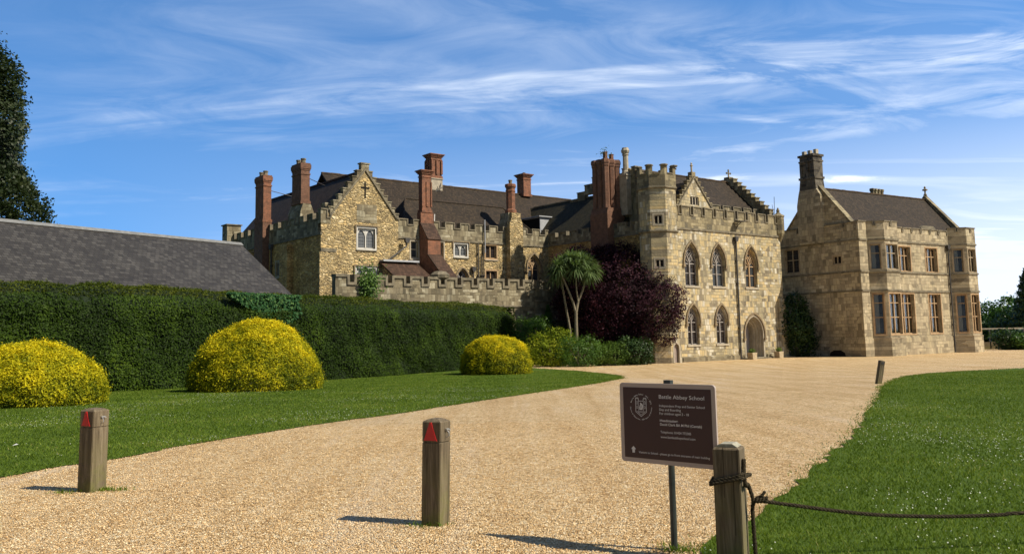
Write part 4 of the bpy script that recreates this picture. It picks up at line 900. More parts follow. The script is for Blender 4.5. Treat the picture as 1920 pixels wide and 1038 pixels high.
ch = b.build('chimney', M['soot'], V)
for y in (4.1, 4.75, 5.4):
    b = B(); b.box(PY, y-.15, y+.15, 18.49, 18.95, -.45, -.1); b.build('chimney_pot', M['trim'], ch)
b = B(); b.prism(FR, R4(13.1, 15.2, 14., 16.0), 7.4, 8.2); rc = b.build('rear_chimney', M['wing'], V)
for i in range(4):
    b = B(); b.lathe(13.35+i*.52, 7.7, [(.2, 16), (.2, 16.5), (.26, 16.55), (.26, 16.75), (.18, 16.8)], 6); b.build('chimney_pot', M['halldark'], rc)
b = B(); b.prism(FR, [(10.9, 11.4), (13.3, 11.4), (13.3, 11.8), (12.9, 12.05), (11.3, 12.05), (10.9, 11.8)], 1.0, 2.2); b.build('roof_hatch', M['cop'], V)
# ------------------------------------------------------------------ slate barn
SB = empty('slate_roofed_barn', (-17.5, 56, -.8), math.atan2(.854, .52), 'long low barn with a dark slate roof and pale lead ridge behind the hedge', 'building')
ZR = 1.6+179/1640*56+.8
b = B(); b.prism(PY, [(-4.7, ZR-3.5), (0, ZR), (4.7, ZR-3.5), (4.7, ZR-3.7), (0, ZR-.2), (-4.7, ZR-3.7)], 0, 40); ro = b.build('roof', M['slate'], SB)
b = B(); b.prism(PY, [(-.22, ZR-.12), (0, ZR+.07), (.22, ZR-.12), (.0, ZR+.03)], -.08, 40.05); b.build('ridge_capping', M['oldlead'], ro)
b = B(); b.prism(PY, [(-4.3, 0), (-4.3, ZR-3.45), (0, ZR-.22), (4.3, ZR-3.45), (4.3, 0)], .3, 39.5); b.build('wall', M['gwall'], SB)

# ------------------------------------------------------------------ plants
def inpoly(P, poly):
    x, y = P[:, 0], P[:, 1]; c = np.zeros(len(P), bool); n = len(poly); j = n-1
    for i in range(n):
        xi, yi = poly[i][0], poly[i][1]; xj, yj = poly[j][0], poly[j][1]
        if yi != yj: c ^= ((yi > y) != (yj > y)) & (x < (xj-xi)*(y-yi)/(yj-yi)+xi)
        j = i
    return c
GZ = lambda y: -.9*(lambda t: t*t*(3-2*t))(np.clip((y-8)/52, 0, 1))
# hedge
ha, hb = Vector((-17.49, 37.95)), Vector((.4, 71.2)); hd = (hb-ha).normalized(); hn = Vector((hd.y, -hd.x))  # outward to the drive
HL0 = -14.; HL1 = (hb-ha).length+.0; HT = 4.3; HTH = 2.7; HBASE = -.9
HE = empty('yew_hedge', (ha.x, ha.y, -.6), 0, 'tall dark green clipped yew hedge running back towards the abbey', 'hedge')
def hp(l, off, z): return np.stack([ha.x+hd.x*l+hn.x*off, ha.y+hd.y*l+hn.y*off, z], -1)
NS = 110000
l = HL0+(HL1-HL0)*rng.random(NS)**1.25; z = rng.random(NS)
def htop(l): return 4.2+.1*np.sin(l*.31)+.06*np.sin(l*1.1+1)-.012*l*0
zg = GZ(ha.y+hd.y*l); zt = np.full(NS, 0.)+4.0-.0065*l+.06*np.sin(l*.45)+.04*np.sin(l*1.7)
zz = zg+(zt-zg)*z
z = z*.93; zz = zg+(zt-zg)*z; off = -.25*z-.55*np.maximum(0, (z-.78)/.15)**2+.14*np.sin(l*.8+2*np.sin(zz*1.1))+.06*np.sin(l*3.1+zz*2)+.05*rng.normal(size=NS)
P = hp(l, off, zz); P -= np.array([ha.x, ha.y, -.6])
nv = np.tile(np.array([hn.x, hn.y, .45]), (NS, 1))
leafy('front_foliage', P, nv, .115, M['yew'], HE, .5, .7, clump=.42+.25*sn(P, 1.1)+.12*sn(P, 4), spread=.5)
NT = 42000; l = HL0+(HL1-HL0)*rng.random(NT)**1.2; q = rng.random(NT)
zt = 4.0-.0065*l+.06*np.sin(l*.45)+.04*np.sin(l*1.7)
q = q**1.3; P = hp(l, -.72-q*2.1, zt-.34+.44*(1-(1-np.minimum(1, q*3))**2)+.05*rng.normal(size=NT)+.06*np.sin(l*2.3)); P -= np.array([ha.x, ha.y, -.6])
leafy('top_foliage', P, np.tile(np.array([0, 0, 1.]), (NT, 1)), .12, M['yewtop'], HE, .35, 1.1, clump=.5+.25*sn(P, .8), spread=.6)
NT = 7000; z = rng.random(NT); P = hp(HL1+.05*rng.normal(size=NT)-.15*z, -.3-2.5*rng.random(NT), -.9+(3.75+.9)*z)-np.array([ha.x, ha.y, -.6])
leafy('end_foliage', P, np.tile(np.array([hd.x, hd.y, .2]), (NT, 1)), .12, M['yew'], HE, .5, .7)
v = []; LS = [HL0+(HL1-.25-HL0)*i/20 for i in range(21)]
for l_ in LS:
    y = ha.y+hd.y*l_
    for o_, z_ in ((-.14, gz(y)-.2), (-.50, 3.25-.0065*l_), (-.9, 3.72-.0065*l_), (-1.35, 4.02-.0065*l_), (-2.8, 4.02-.0065*l_), (-2.85, gz(y)-.2)):
        w = hp(np.array([l_]), np.array([o_]), np.array([z_]))[0]; v.append((w[0]-ha.x, w[1]-ha.y, w[2]+.6))
bb = B(); bb.add(v, [(6*i+k, 6*i+k+1, 6*i+k+7, 6*i+k+6) for i in range(20) for k in range(5)]+[(0, 1, 2, 3, 4, 5), (120, 121, 122, 123, 124, 125)]); bb.build('core', M['yewcore'], HE)
# ivy growing over the hedge
IV = at(505, 575, 46.5)
n = 3000; a = rng.random(n)*2*math.pi; r = rng.random(n)**.6
lc = (Vector((IV.x, IV.y))-ha).dot(hd); q = rng.random(n)
ll = lc+(rng.random(n)-.5)*5.2; zc_ = 3.95-(rng.random(n)**1.5)*np.maximum(.25, 1.9-.5*abs(ll-lc-.9)); P = hp(ll, .12-.42*(zc_+.6)/4.3+.1*rng.normal(size=n), zc_)
o = leafy('ivy', P, np.tile(np.array([hn.x, hn.y, .4]), (n, 1)), .14, M['ivy'], None, .8, .6); tag(o, 'glossy green ivy spilling over the top of the clipped hedge', 'ivy')
n = 2300
IVW = empty('ivy', (0, 0, 0), 0, 'bright ivy climbing over the crenellated wall near its left end', 'ivy')
p_ = np.array([at(688, 535, 64.3)]); P = p_+rng.normal(size=(n, 3))*np.array([.45, .2, .62]); leafy('leaves', P, np.tile(np.array([.5, -.8, .3]), (n, 1)), .14, M['mdleaf'], IVW, .8, .7)
def dome(name, c, r, h, n, mat, core, label, cat, group, size=.13, fl=2.3, squash=1, pts_=.0, depth=.13, lump=.085, asp=.35, ncl=4):
    e = empty(name, (c[0], c[1], gz(c[1])), 0, label, cat, group)
    ph = rng.random(n)*2*math.pi; u = rng.random(n); z = u**.85
    rr = (1-z**fl)**(1/fl)*(.93+.07*np.minimum(1, z*5))
    P = np.stack([np.cos(ph)*rr*r, np.sin(ph)*rr*r*squash, z*h], -1)
    # even out the top with extra points
    m_ = n//3; a = rng.random(m_)*2*math.pi; q = np.sqrt(rng.random(m_))*.8; zt = (1-q**fl)**(1/fl)
    P = np.concatenate([P, np.stack([np.cos(a)*q*r, np.sin(a)*q*r*squash, zt*h], -1)])
    nn = P*np.array([1/r**2, 1/r**2, 1/h**2]); nn /= np.linalg.norm(nn, axis=1, keepdims=True)+1e-6
    k = sn(P+np.array(c[:1]+(0., 0.)) if False else P+c[0], 2.4, c[0]); k2 = sn(P, 6.5, 1.)
    P = P+nn*(lump*k+lump*.6*k2+depth*.5*rng.normal(size=(len(P),)))[:, None]
    st_ = rng.random(len(P)) < .03; P = P+nn*(st_*rng.random(len(P))*.14)[:, None]
    leafy('foliage', P, nn, size, mat, e, asp, 1.2, clump=np.clip(.47+.2*k2+.12*k+.42*(nn[:, 2]-.35), 0, 1), spread=.5)  # yellower where leaves face up, darker below: sunlight painted into the colour
    b = B(); b.lathe(0, 0, [(r*.9*max(.02, (1-t**fl))**(1/fl)*.98, h*.93*t) for t in [0, .1, .25, .4, .55, .7, .8, .88, .94, .98]], 20, 0, 1, squash); b.build('core', core, e, smooth=True)
    return e
g_ = 'golden yew domes along the hedge'
def gp(px, py, back): 
    g = ground(px, py); k = (g.y+back)/g.y; return (g.x*k, g.y+back)
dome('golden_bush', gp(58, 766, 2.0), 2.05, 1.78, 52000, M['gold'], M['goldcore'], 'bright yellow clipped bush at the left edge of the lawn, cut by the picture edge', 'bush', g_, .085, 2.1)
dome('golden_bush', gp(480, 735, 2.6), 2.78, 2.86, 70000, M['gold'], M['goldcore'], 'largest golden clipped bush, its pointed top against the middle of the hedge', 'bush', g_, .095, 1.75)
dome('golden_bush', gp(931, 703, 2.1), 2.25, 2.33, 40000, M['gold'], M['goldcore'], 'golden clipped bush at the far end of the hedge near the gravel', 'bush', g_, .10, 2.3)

def crown(name, e, lobes, n, size, mat, asp=.6, jit=.8, shell=.28, f=1.2, amp=.18, flat=1., extra=.12, smat=None, spread=.5):
    """leaf clumps spread through overlapping lobes; positions relative to e"""
    Ls = np.array([l_[:3] for l_ in lobes]); Rs = np.array([l_[3] for l_ in lobes])
    w = Rs**2/np.sum(Rs**2); idx = rng.choice(len(lobes), n, p=w)
    d = rng.normal(size=(n, 3)); d /= np.linalg.norm(d, axis=1, keepdims=True)
    rr = 1-shell*rng.random(n)**1.6+extra*np.abs(rng.normal(size=n))*.6
    d2 = d*np.array([1, 1, flat]); P = Ls[idx]+d2*(Rs[idx]*rr)[:, None]
    P += d*(amp*sn(P, f)[:, None]*Rs[idx][:, None]) 
    # cluster: snap part of the points to twig centres
    tw = P[rng.integers(0, n, n//14)]; j = rng.integers(0, len(tw), n); nr = rng.random(n) < .72
    P = np.where(nr[:, None], tw[j]+rng.normal(size=(n, 3))*size*.9*np.array([1.1, 1.1, .7]), P)
    inn = np.zeros(n, bool)
    for c_, r_ in zip(Ls, Rs): inn |= (np.linalg.norm((P-c_)/np.array([1, 1, flat]), axis=1) < r_*.62)
    P = P[~inn]
    cen = Ls.mean(0); nn = P-cen; nn[:, 2] += .4*abs(nn).mean()
    return leafy(name, P, nn, size, mat, e, asp, jit, clump=.42+.25*sn(P, f*1.7, 2.)+.1*sn(P, f*5), spread=spread)
# copper-leaved tree
cx, cy = 8.85, 72.2; CT = empty('copper_tree', (cx, cy, -.9), 0, 'large dark purple leaved tree in front of the abbey between palm and turret', 'tree')
lb = [(0, .2, 5.7, 3.4), (1.9, -1.2, 5.0, 2.6), (-2.2, .6, 6.2, 2.7), (.2, .1, 7.6, 2.1), (-2.2, 1.2, 7.9, 1.6), (2.4, -2.4, 3.9, 2.0), (3.2, -2.7, 4.9, 1.6), (-1.0, -.8, 3.4, 2.6), (1.2, -1.8, 2.7, 2.0), (-3.7, 1.8, 7.7, 1.4), (2.9, -2.8, 2.5, 1.2), (1.7, -.6, 6.9, 1.6), (-3.2, .8, 4.6, 1.9), (-4.3, 1.5, 7.9, 1.35), (-3.2, 1.0, 8.3, 1.3), (-4.0, .9, 5.2, 1.4), (-1.2, .6, 8.4, 1.3), (2.8, -2.0, 6.2, 1.4)]
crown('crown', CT, lb, 100000, .165, M['copper'], .62, .9, .35, 1.1, .16)
b = B(); b.tube([(0, 0, 0), (.1, .1, 1.2), (0, .2, 2.4), (.2, .3, 4.5)], [.3, .26, .24, .1], 8); b.tube([(0, .1, 1.8), (1.2, .1, 3.2), (2.2, -.2, 4.6)], [.16, .11, .05], 6); b.tube([(0, .1, 2.0), (-1.3, .3, 3.6), (-2.2, .8, 5.6)], [.16, .11, .05], 6); b.tube([(0, .1, 1.1), (1.6, -.4, 1.9), (2.7, -.8, 2.7)], [.12, .08, .04], 6); b.build('trunk', M['bark'], CT)
bb = B()
for x, y, z, r in [(0, .9, 5.4, 2.2), (-2.0, 1.3, 5.6, 1.6), (-.8, .4, 3.4, 1.6), (1.8, .6, 4.7, 1.5)]: bb.lathe(x, y, [(r*math.sin(t), z-r*math.cos(t)) for t in [i*math.pi/8+.01 for i in range(8)]+[3.1]], 10)
# cordyline palm
px_, py_ = at(1081, 640, 68).x, 68.; CB = empty('cordyline_palm', (px_, py_, -.9), 0, 'cabbage palm with forked pale trunk and drooping sword leaves beside the copper tree', 'palm tree')
def lp(x, y, dy=0): p = at(x, y, py_+dy); return (p.x-px_, p.y-py_, p.z+.9)
b = B(); b.tube([lp(1081, 690), lp(1081, 640), lp(1080, 600), lp(1080, 582)], [.17, .15, .135, .125], 10)
b.tube([lp(1080, 588), lp(1075, 568), lp(1066, 545), lp(1056, 522), lp(1050, 508)], [.11, .09, .08, .075, .07], 8)
b.tube([lp(1080, 588), lp(1084, 565, .1), lp(1092, 545, .2), lp(1098, 522, .3), lp(1100, 505, .3)], [.11, .09, .08, .075, .07], 8)
b.tube([lp(1084, 565), lp(1081, 545, -.2), lp(1080, 520, -.3)], [.07, .06, .055], 8)
b.build('trunk', M['palebark'], CB)
b = B(); b.tube([lp(1070, 690, 1), lp(1069, 620, 1), lp(1062, 580, 1), lp(1056, 545, 1), (lp(1050, 515, 1))], [.11, .10, .09, .08, .07], 8); b.build('second_trunk', M['palebark'], CB)
heads = [(1047, 500, 0, 1.), (1058, 492, .4, 1.), (1100, 497, .3, 1.05), (1080, 500, -.4, .95), (1090, 487, 0, 1.), (1070, 484, .2, .95), (1112, 507, .3, .85), (1040, 512, .6, .85), (1078, 487, .8, .9), (1103, 510, -.3, .9)]
segs = []; rn = []
for hx, hy, dy, sc in heads:
    c0 = np.array(lp(hx, hy, dy)); n = 210; d = rng.normal(size=(n, 3)); d[:, 2] = d[:, 2]*.75+.35; d /= np.linalg.norm(d, axis=1, keepdims=True)
    L = (.95+.45*rng.random(n))*sc; side = np.cross(d, [0, 0, 1.]); side /= np.linalg.norm(side, axis=1, keepdims=True)+1e-6
    pr = None; K_ = 4; r_ = rng.random(n)
    for k in range(K_+1):
        t = k/K_; c_ = c0+d*(L*t)[:, None]+np.array([0, 0, -1.])*((t**2.2)*L*.38*(.4+rng.random(n)*0+r_))[:, None]; wd = .034*(1-t**2.5)+.004
        a_, b_ = c_-side*wd, c_+side*wd
        if pr: segs.append(np.stack([pr[0], pr[1], b_, a_], 1)); rn.append(np.clip(.5*r_+.4*(d[:, 2]*.5+.5)+.1*rng.random(n), 0, 1))
        pr = (a_, b_)
ngon_mesh('sword_leaves', np.concatenate(segs), None, np.concatenate(rn), M['sword'], CB)
def shrub(name, px, D, r, h, n, mat, label, cat, size=.13, lobes=7, asp=.4, base_y=None, core=True, group=None, w=1.):
    x = at(px, 600, D).x; e = empty(name, (x, D, gz(D)), 0, label, cat, group)
    lb = []
    for i in range(lobes):
        a = i*2.4; q = .45*r*(i > 0); lb.append((q*math.cos(a)*w, q*math.sin(a)*.7, h*(.42+.16*math.sin(i*1.7)), min(r*.62, h*.55)))
    crown('foliage', e, lb, n, size, mat, asp, 1., .5, 1.8, .16)
    b = B()
    for i in range(4): a = i*1.6; b.tube([(0, 0, 0), (.2*r*math.cos(a), .2*r*math.sin(a), h*.3), (.45*r*math.cos(a), .4*r*math.sin(a), h*.6)], [.06, .05, .02], 5)
    b.build('stem', M['bark'], e)
    return e
shrub('juniper_bush', 1030, 67.6, 1.95, 2.8, 12000, M['juniper'], 'yellow-green juniper with spreading tufts next to the far golden bush', 'bush', .2, 9, .3)
shrub('green_shrub', 1084, 66.4, 1.7, 2.4, 9000, M['mdleaf'], 'fine-leaved mid green shrub at the foot of the palm', 'shrub', .2, 8, .22)
shrub('green_shrub', 1121, 67, 1.1, 2.0, 5000, M['oliveleaf'], 'small olive green shrub right of the palm trunk', 'shrub', .17, 5, .25)
shrub('green_shrub', 1150, 67, 1.15, 1.9, 5500, M['oliveleaf'], 'rounded olive green shrub left of the copper tree foliage', 'shrub', .17, 6, .25)
shrub('green_shrub', 1188, 67.6, 1.5, 2.2, 7000, M['dkleaf'], 'dark glossy shrub under the right side of the copper tree', 'shrub', .16, 6, .6)
shrub('green_shrub', 990, 71, 1.5, 5.0, 9000, M['mdleaf'], 'tall loose shrub with long leaves at the end of the hedge', 'shrub', .24, 9, .22)
shrub('green_shrub', 1012, 72.5, 2.0, 3.9, 8000, M['dkleaf'], 'dark shrub in the shade behind the juniper', 'shrub', .2, 8, .5)
shrub('green_shrub', 1060, 73, 2.0, 3.6, 7000, M['dkleaf'], 'dark bushy shrub behind the palm trunks', 'shrub', .2, 8, .5)
shrub('green_shrub', 625, 63.2, 1.3, 5.6, 3500, M['dkleaf'], 'dark creeper bush beside the left end of the crenellated wall', 'shrub', .2, 7, .5)
# small cone conifer
x = at(1028, 600, 73.5).x; CC = empty('cone_conifer', (x, 73.5, -.9), 0, 'narrow cone shaped conifer standing dark behind the juniper', 'tree')
n = 6000; z = rng.random(n); a = rng.random(n)*2*math.pi; rr = .68*(1-z**1.5)**.9+.03
P = np.stack([np.cos(a)*rr, np.sin(a)*rr, .3+4.55*z], -1)+.05*rng.normal(size=(n, 3)); leafy('foliage', P, P*np.array([1, 1, 0])+np.array([0, 0, .5]), .13, M['mdleaf'], CC, .4, .7, clump=.3+.2*sn(P, 3), spread=.5)
b = B(); b.tube([(0, 0, 0), (0, 0, 4.2)], [.1, .03], 6); b.build('trunk', M['bark'], CC)
# tree between the buildings
x = 25.2; BT = empty('evergreen_tree', (x, 79.6, -.9), 0, 'dark evergreen shrub tree in the shaded gap between hall and country house', 'tree')
crown('crown', BT, [(.1, 0, 3.9, 1.4), (.7, .1, 2.9, 1.2), (0, -.2, 2.4, 1.5), (.6, -.1, 1.3, 1.4), (.4, .1, 4.8, 1.0), (1.0, .4, 1.4, 1.0)], 12000, .2, M['dkleaf'], .6, .9, .4, 1.5, .14)
b = B(); b.tube([(.3, 0, 0), (.3, 0, 2), (.4, .1, 4)], [.15, .12, .04], 6); b.build('trunk', M['bark'], BT)
x = at(1580, 660, 74.6).x
# big tree at far left
BG = empty('broadleaf_tree', (-52, 74, -.9), 0, 'huge dark broadleaf tree rising behind the slate roof at the left edge', 'tree')
def T(px, py, D, r): p = at(px, py, D); return (p.x+52, p.y-74, p.z+.9, r)
lb = [T(-20, 150, 74, 2.6), T(-30, 210, 74, 3.0), T(-10, 240, 73, 2.2), T(-40, 300, 74, 3.4), T(5, 340, 74, 2.0), T(-10, 395, 74, 3.4), T(45, 400, 74, 2.0), T(25, 375, 73.5, 1.9), T(-100, 200, 76, 6), T(-120, 330, 76, 6.5), T(70, 412, 74.5, 1.2), T(12, 180, 74, 1.3), T(-60, 120, 75, 3), T(-150, 90, 77, 6), T(20, 268, 73.5, 1.2)]
crown('crown', BG, lb, 110000, .27, M['beige'], .65, .9, .4, .7, .12, extra=.05)
b = B(); b.tube([(0, 0, 0), (0, 0, 5), (.5, 0, 12), (.5, 0, 22)], [.8, .65, .5, .15], 10)
for l_ in lb[:8]: b.tube([(.3, 0, l_[2]*.55), ((l_[0])*.5, l_[1]*.5, l_[2]*.8), l_[:3]], [.3, .2, .06], 6)
b.build('trunk', M['bark'], BG)
x = at(112, 405, 95); TT = empty('distant_tree', (x.x, 95, -.9), 0, 'tiny treetop just showing above the slate ridge at left', 'tree')
hh = at(112, 421, 95).z+.9; crown('crown', TT, [(0, 0, hh-1.2, 1.3), (.8, 0, hh-1.5, 1.1), (-.6, 0, hh-1.9, 1.5)], 900, .3, M['dkleaf'], .5, .9, .7, 1.5, .2)
b = B(); b.tube([(0, 0, 0), (0, 0, hh-1)], [.3, .06], 6); b.build('trunk', M['bark'], TT)
# far right trees
def tree(name, px, D, ytop, w, n, mat, label, size=.35, y0=650):
    p = at(px, ytop, D); h = p.z+.9; e = empty(name, (p.x, D, -.9), 0, label, 'tree'); lb = []
    k = 12
    for i in range(k):
        a = i*2.4; z = h*(.2+.66*(i/k)); q = w*.55*math.sin(math.pi*min(1, .25+.75*(1-i/k)))
        lb.append((q*math.cos(a), q*math.sin(a)*.6, z, max(w*.2, w*.42*(1-.5*i/k))))
    crown('crown', e, lb, n, size, mat, .6, .9, .5, .6, .2)
    b = B(); b.tube([(0, 0, 0), (0, 0, h*.5), (0, 0, h*.85)], [w*.06, w*.04, .05], 7); b.build('trunk', M['bark'], e); return e
tree('leafy_tree', 1888, 104, 552, 4.3, 14000, M['mdleaf'], 'light green leafy tree beyond the right end of the country house')
tree('leafy_tree', 1858, 101, 596, 2.9, 9000, M['dkleaf'], 'low dark rounded tree directly right of the country house')
tree('leafy_tree', 1935, 99, 575, 4.5, 11000, M['dkleaf'], 'dark spreading tree below the conifer at the right edge')
tree('leafy_tree', 1905, 98, 600, 3.2, 9000, M['dkleaf'], 'dark low tree in front of the light green one at right')
p = at(1925, 505, 96); CF = empty('tall_conifer', (p.x, 96, -.9), 0, 'tall dark conifer cut by the right picture edge', 'tree'); h = p.z+.9
n = 9000; z = rng.random(n)**.8; a = rng.random(n)*2*math.pi; rr = 2.6*(1-z)**.8*(.75+.25*np.sin(z*60))
P = np.stack([np.cos(a)*rr, np.sin(a)*rr, 1+(h-1)*z], -1)+.12*rng.normal(size=(n, 3)); leafy('crown', P, P*np.array([1, 1, 0])+np.array([0, 0, .5]), .35, M['dkleaf'], CF, .4, .7)
b = B(); b.tube([(0, 0, 0), (0, 0, h*.95)], [.3, .03], 6); b.build('trunk', M['bark'], CF)
def box_shrub(px, D, r, h, lab, mat='dkleaf', n=5000): return shrub('boundary_shrub', px, D, r, h, n, M[mat], lab, 'shrub', .28, 7, .5)
box_shrub(1893, 90, 1.6, 2.0, 'black-green clipped shrub beside the low rail at right'); box_shrub(1916, 88.5, .9, 1.8, 'small lit green shrub at the right edge beyond the gravel', 'mdleaf', 2500)
# rail fence at far right
RF = empty('rail_fence', (at(1840, 640, 93).x, 93, -.9), 0, 'low dark fence with a pale top rail beyond the country house', 'fence')
b = B(); b.box(FR, -1., 9, 2.05, 2.2, 0, .12); b.build('top_rail', M['trim'], RF)
b = B(); b.box(FR, -1., 9, 0, .75, .0, .1); b.build('board', M['wood'], RF)
for i in range(6):
    b = B(); b.box(FR, -.9+i*1.8, -.78+i*1.8, 0, 2.04, .0, .12); b.build('post', M['iron'], RF)

# ------------------------------------------------------------------ bollards
def post_mesh(e, a, h, notch, mat='wood', dome_=True, name='post'):
    k = a/2; b = B(); g = .007
    def sq(z, s, r=.0): return [(-s, -s, z), (s, -s, z), (s, s, z), (-s, s, z)]
    rings = [sq(-.25, k)]
    if notch: rings += [sq(h-notch-.012, k), sq(h-notch-.010, k-g), sq(h-notch, k-g), sq(h-notch+.002, k)]
    rings += [sq(h-.012, k), sq(h-.002, k-.008), sq(h+.012, k-.035), sq(h+.02, k-.06)]
    vs = [p for r in rings for p in r]; fs = [(4*i+j, 4*i+(j+1) % 4, 4*i+4+(j+1) % 4, 4*i+4+j) for i in range(len(rings)-1) for j in range(4)]+[(3, 2, 1, 0), tuple(len(vs)-4+i for i in range(4))]
    b.add(vs, fs); o = b.build(name, M[mat], e)
    me = o.data; bm = bmesh.new(); bm.from_mesh(me)
    ed = [x for x in bm.edges if abs(x.verts[0].co.x-x.verts[1].co.x) < 1e-4 and abs(x.verts[0].co.y-x.verts[1].co.y) < 1e-4 and (x.verts[0].co.z-x.verts[1].co.z)**2 > .01]
    bmesh.ops.bevel(bm, geom=ed, offset=.006, segments=2, affect='EDGES'); bm.to_mesh(me); bm.free(); return o
def tri_reflector(e, a, h, face, w=.135, hh=.155):
    b = B(); b.prism(face, [(-w/2, h-.165), (w/2, h-.165), (w/2-.008, h-.16+.006), (.008, h-.165+hh), (-.008, h-.165+hh), (-w/2+.008, h-.16+.006)], -.008, -.001); return b.build('reflector', M['red'], e)
def hook(e, face, z):
    b = B(); c = face.p(.005, z, 0); b.tube([face.p(0, z, .01), face.p(0, z, -.02), face.p(.0, z-.012, -.035), face.p(.0, z-.04, -.035), face.p(0, z-.055, -.02), face.p(0, z-.05, -.008)], .005, 6)
    b.box(face, -.012, .03, z+.008, z+.02, -.02, -.001); b.tube([face.p(.03, z+.014, -.014), face.p(.045, z+.0, -.02)], .005, 6); return b.build('hook', M['steel'], e)
def bollard(x, y, a, h, ang, label, lean=(0, 0)):
    e = empty('bollard', (x, y, gz(y)), ang, label, 'bollard', 'square timber bollards with red reflectors'); k = a/2
    e.rotation_euler = (lean[0], lean[1], ang)
    post_mesh(e, a, h, .175)
    left = Pl(0, -k, 1, 0); right = Pl(k, 0, 0, 1)
    tri_reflector(e, a, h, Pl(-.004, -k, 1, 0)); hook(e, right, h-.085); return e
bollard(-.70, 7.72, .18, .87, rad(-26), 'weathered timber bollard with red triangle in the middle of the gravel', (rad(-1.), rad(.6)))
bollard(-4.62, 9.75, .205, .865, rad(-25), 'weathered timber bollard with red triangle on the left beside the lawn', (0, rad(.6)))
g = ground(1647, 719); e = empty('leaning_post', (g.x, g.y, g.z), rad(20), 'short dark timber post leaning to the right at the lawn corner', 'post'); e.rotation_euler = (0, rad(13), rad(8)); post_mesh(e, .17, .82, .16)
b = B(); b.box(Pl(0, -.085, 1, 0), -.05, .05, .70, .78, -.008, -.001); b.build('reflector', M['iron'], e)
# rope post
RP = empty('rope_post', (1.498, 6.30, 0), rad(-27), 'square timber post with a dark rope knotted round it, nearest the camera', 'post')
PA, PHT = .185, .785; post_mesh(RP, PA, PHT, 0)
k = PA/2; b = B(); b.prism(FR, [(-k+.015, PHT+.006), (k-.015, PHT+.006), (k-.05, PHT+.028), (-k+.05, PHT+.026)], -k+.02, k-.02)
b.build('lichened_cap', M['lichen'], RP)
b = B()
for x, z0, z1 in ((-.02, .45, .79), (.045, .2, .6)): b.box(Pl(0, -k, 1, 0), x, x+.003, z0, z1, -.0006, .002)
b.build('split', M['dark'], RP)
# second rope post just beyond the right edge holds the far end of the rope
def rope(b, path, r=.013, pitch=.075, seg=.008):
    P = [Vector(p) for p in path]; L = [0]
    for a_, c_ in zip(P[:-1], P[1:]): L.append(L[-1]+(c_-a_).length)
    n = max(6, int(L[-1]/seg)); S_ = []
    for i in range(n+1):
        t = L[-1]*i/n; j = max(0, min(len(L)-2, sum(1 for q in L if q <= t)-1)); f = (t-L[j])/max(1e-6, L[j+1]-L[j])
        p0 = P[max(j-1, 0)]; p1 = P[j]; p2 = P[j+1]; p3 = P[min(j+2, len(P)-1)]
        S_.append((t, .5*((2*p1)+(p2-p0)*f+(2*p0-5*p1+4*p2-p3)*f*f+(3*p1-p0-3*p2+p3)*f**3)))
    up = None; st = [[], [], []]
    for i, (t, p) in enumerate(S_):
        tg = (S_[min(i+1, n)][1]-S_[max(i-1, 0)][1]).normalized()
        if up is None: up = tg.orthogonal().normalized()
        up = (up-tg*up.dot(tg)).normalized(); sd_ = tg.cross(up)
        for k in range(3):
            a_ = 2*math.pi*(t/pitch+k/3); st[k].append(p+(up*math.cos(a_)+sd_*math.sin(a_))*r*.55)
    for s_ in st: b.tube(s_, r*.62, 6)
bx_, by_ = 1.498, 6.30
c3, s3 = math.cos(rad(-27)), math.sin(rad(-27))
def rp(x, y, z): return (bx_+c3*x-s3*y, by_+s3*x+c3*y, z)
q = k+.016; ZB = .585
RPE = empty('rope', rp(0, 0, 0), 0, 'dark twisted rope tied round the near post and sagging away to the right', 'rope')
RO = Vector(rp(0, 0, 0)); rel = lambda *p: tuple(Vector(rp(*p))-RO)
b = B(); rope(b, [rel(q, -q*.6, ZB+.03), rel(q*.85, -q, ZB+.02), rel(0, -q-.006, ZB-.005), rel(-q*.9, -q, ZB-.03), rel(-q, -q*.8, ZB-.035), rel(-q, q, ZB-.02), rel(q, q, ZB), rel(q, 0, ZB+.0), rel(q, -q*.8, ZB-.0), rel(q*.9, -q-.004, ZB+.0), rel(.02, -q-.012, ZB-.015), rel(-q*.9, -q-.008, ZB-.045), rel(-q-.004, -q*.7, ZB-.055)], .0115)
b.build('rope_loop', M['rope'], RPE)
KN = Vector(at(1412, 936, 6.27))-RO
b = B(); rope(b, [rel(q, -.02, ZB+.12), rel(q+.004, -.05, ZB+.03), rel(q+.01, -.05, ZB-.05), tuple(KN+Vector((-.03, 0, .10))), tuple(KN), tuple(KN+Vector((-.005, .01, -.08))), tuple(KN+Vector((.0, .01, -.3))), tuple(KN+Vector((.006, .01, -.47)))], .0135); b.build('hanging_tail', M['rope'], RPE)
b = B()
for i in range(4):
    a0 = .02+i*.022; rope(b, [tuple(KN+Vector((a0+.012*math.sin(t_), .014*math.cos(t_)*1., .017*math.sin(t_)+.0))) for t_ in [j*math.pi/3+i for j in range(7)]], .009, .05, .005)
rope(b, [tuple(KN+Vector((.03, 0, .01))), tuple(KN+Vector((.06, -.01, .03))), tuple(KN+Vector((.085, -.005, .055)))], .010, .05, .005)
b.build('knot', M['rope'], RPE)
E0 = KN+Vector((.02, 0, 0)); p1 = Vector(at(1920, 961, 6.5))-RO; p2 = p1+(p1-E0)*.55; p2.z += .06
pts = [E0]+[Vector(at(xx, yy, 6.28+(xx-1415)*.00045))-RO for xx, yy in ((1440, 940), (1500, 948), (1560, 956), (1640, 964), (1720, 967), (1800, 967), (1880, 964), (1920, 961))]+[p2]
b = B(); rope(b, [tuple(p) for p in pts], .0125, .085, .009); b.build('rope_span', M['rope'], RPE)
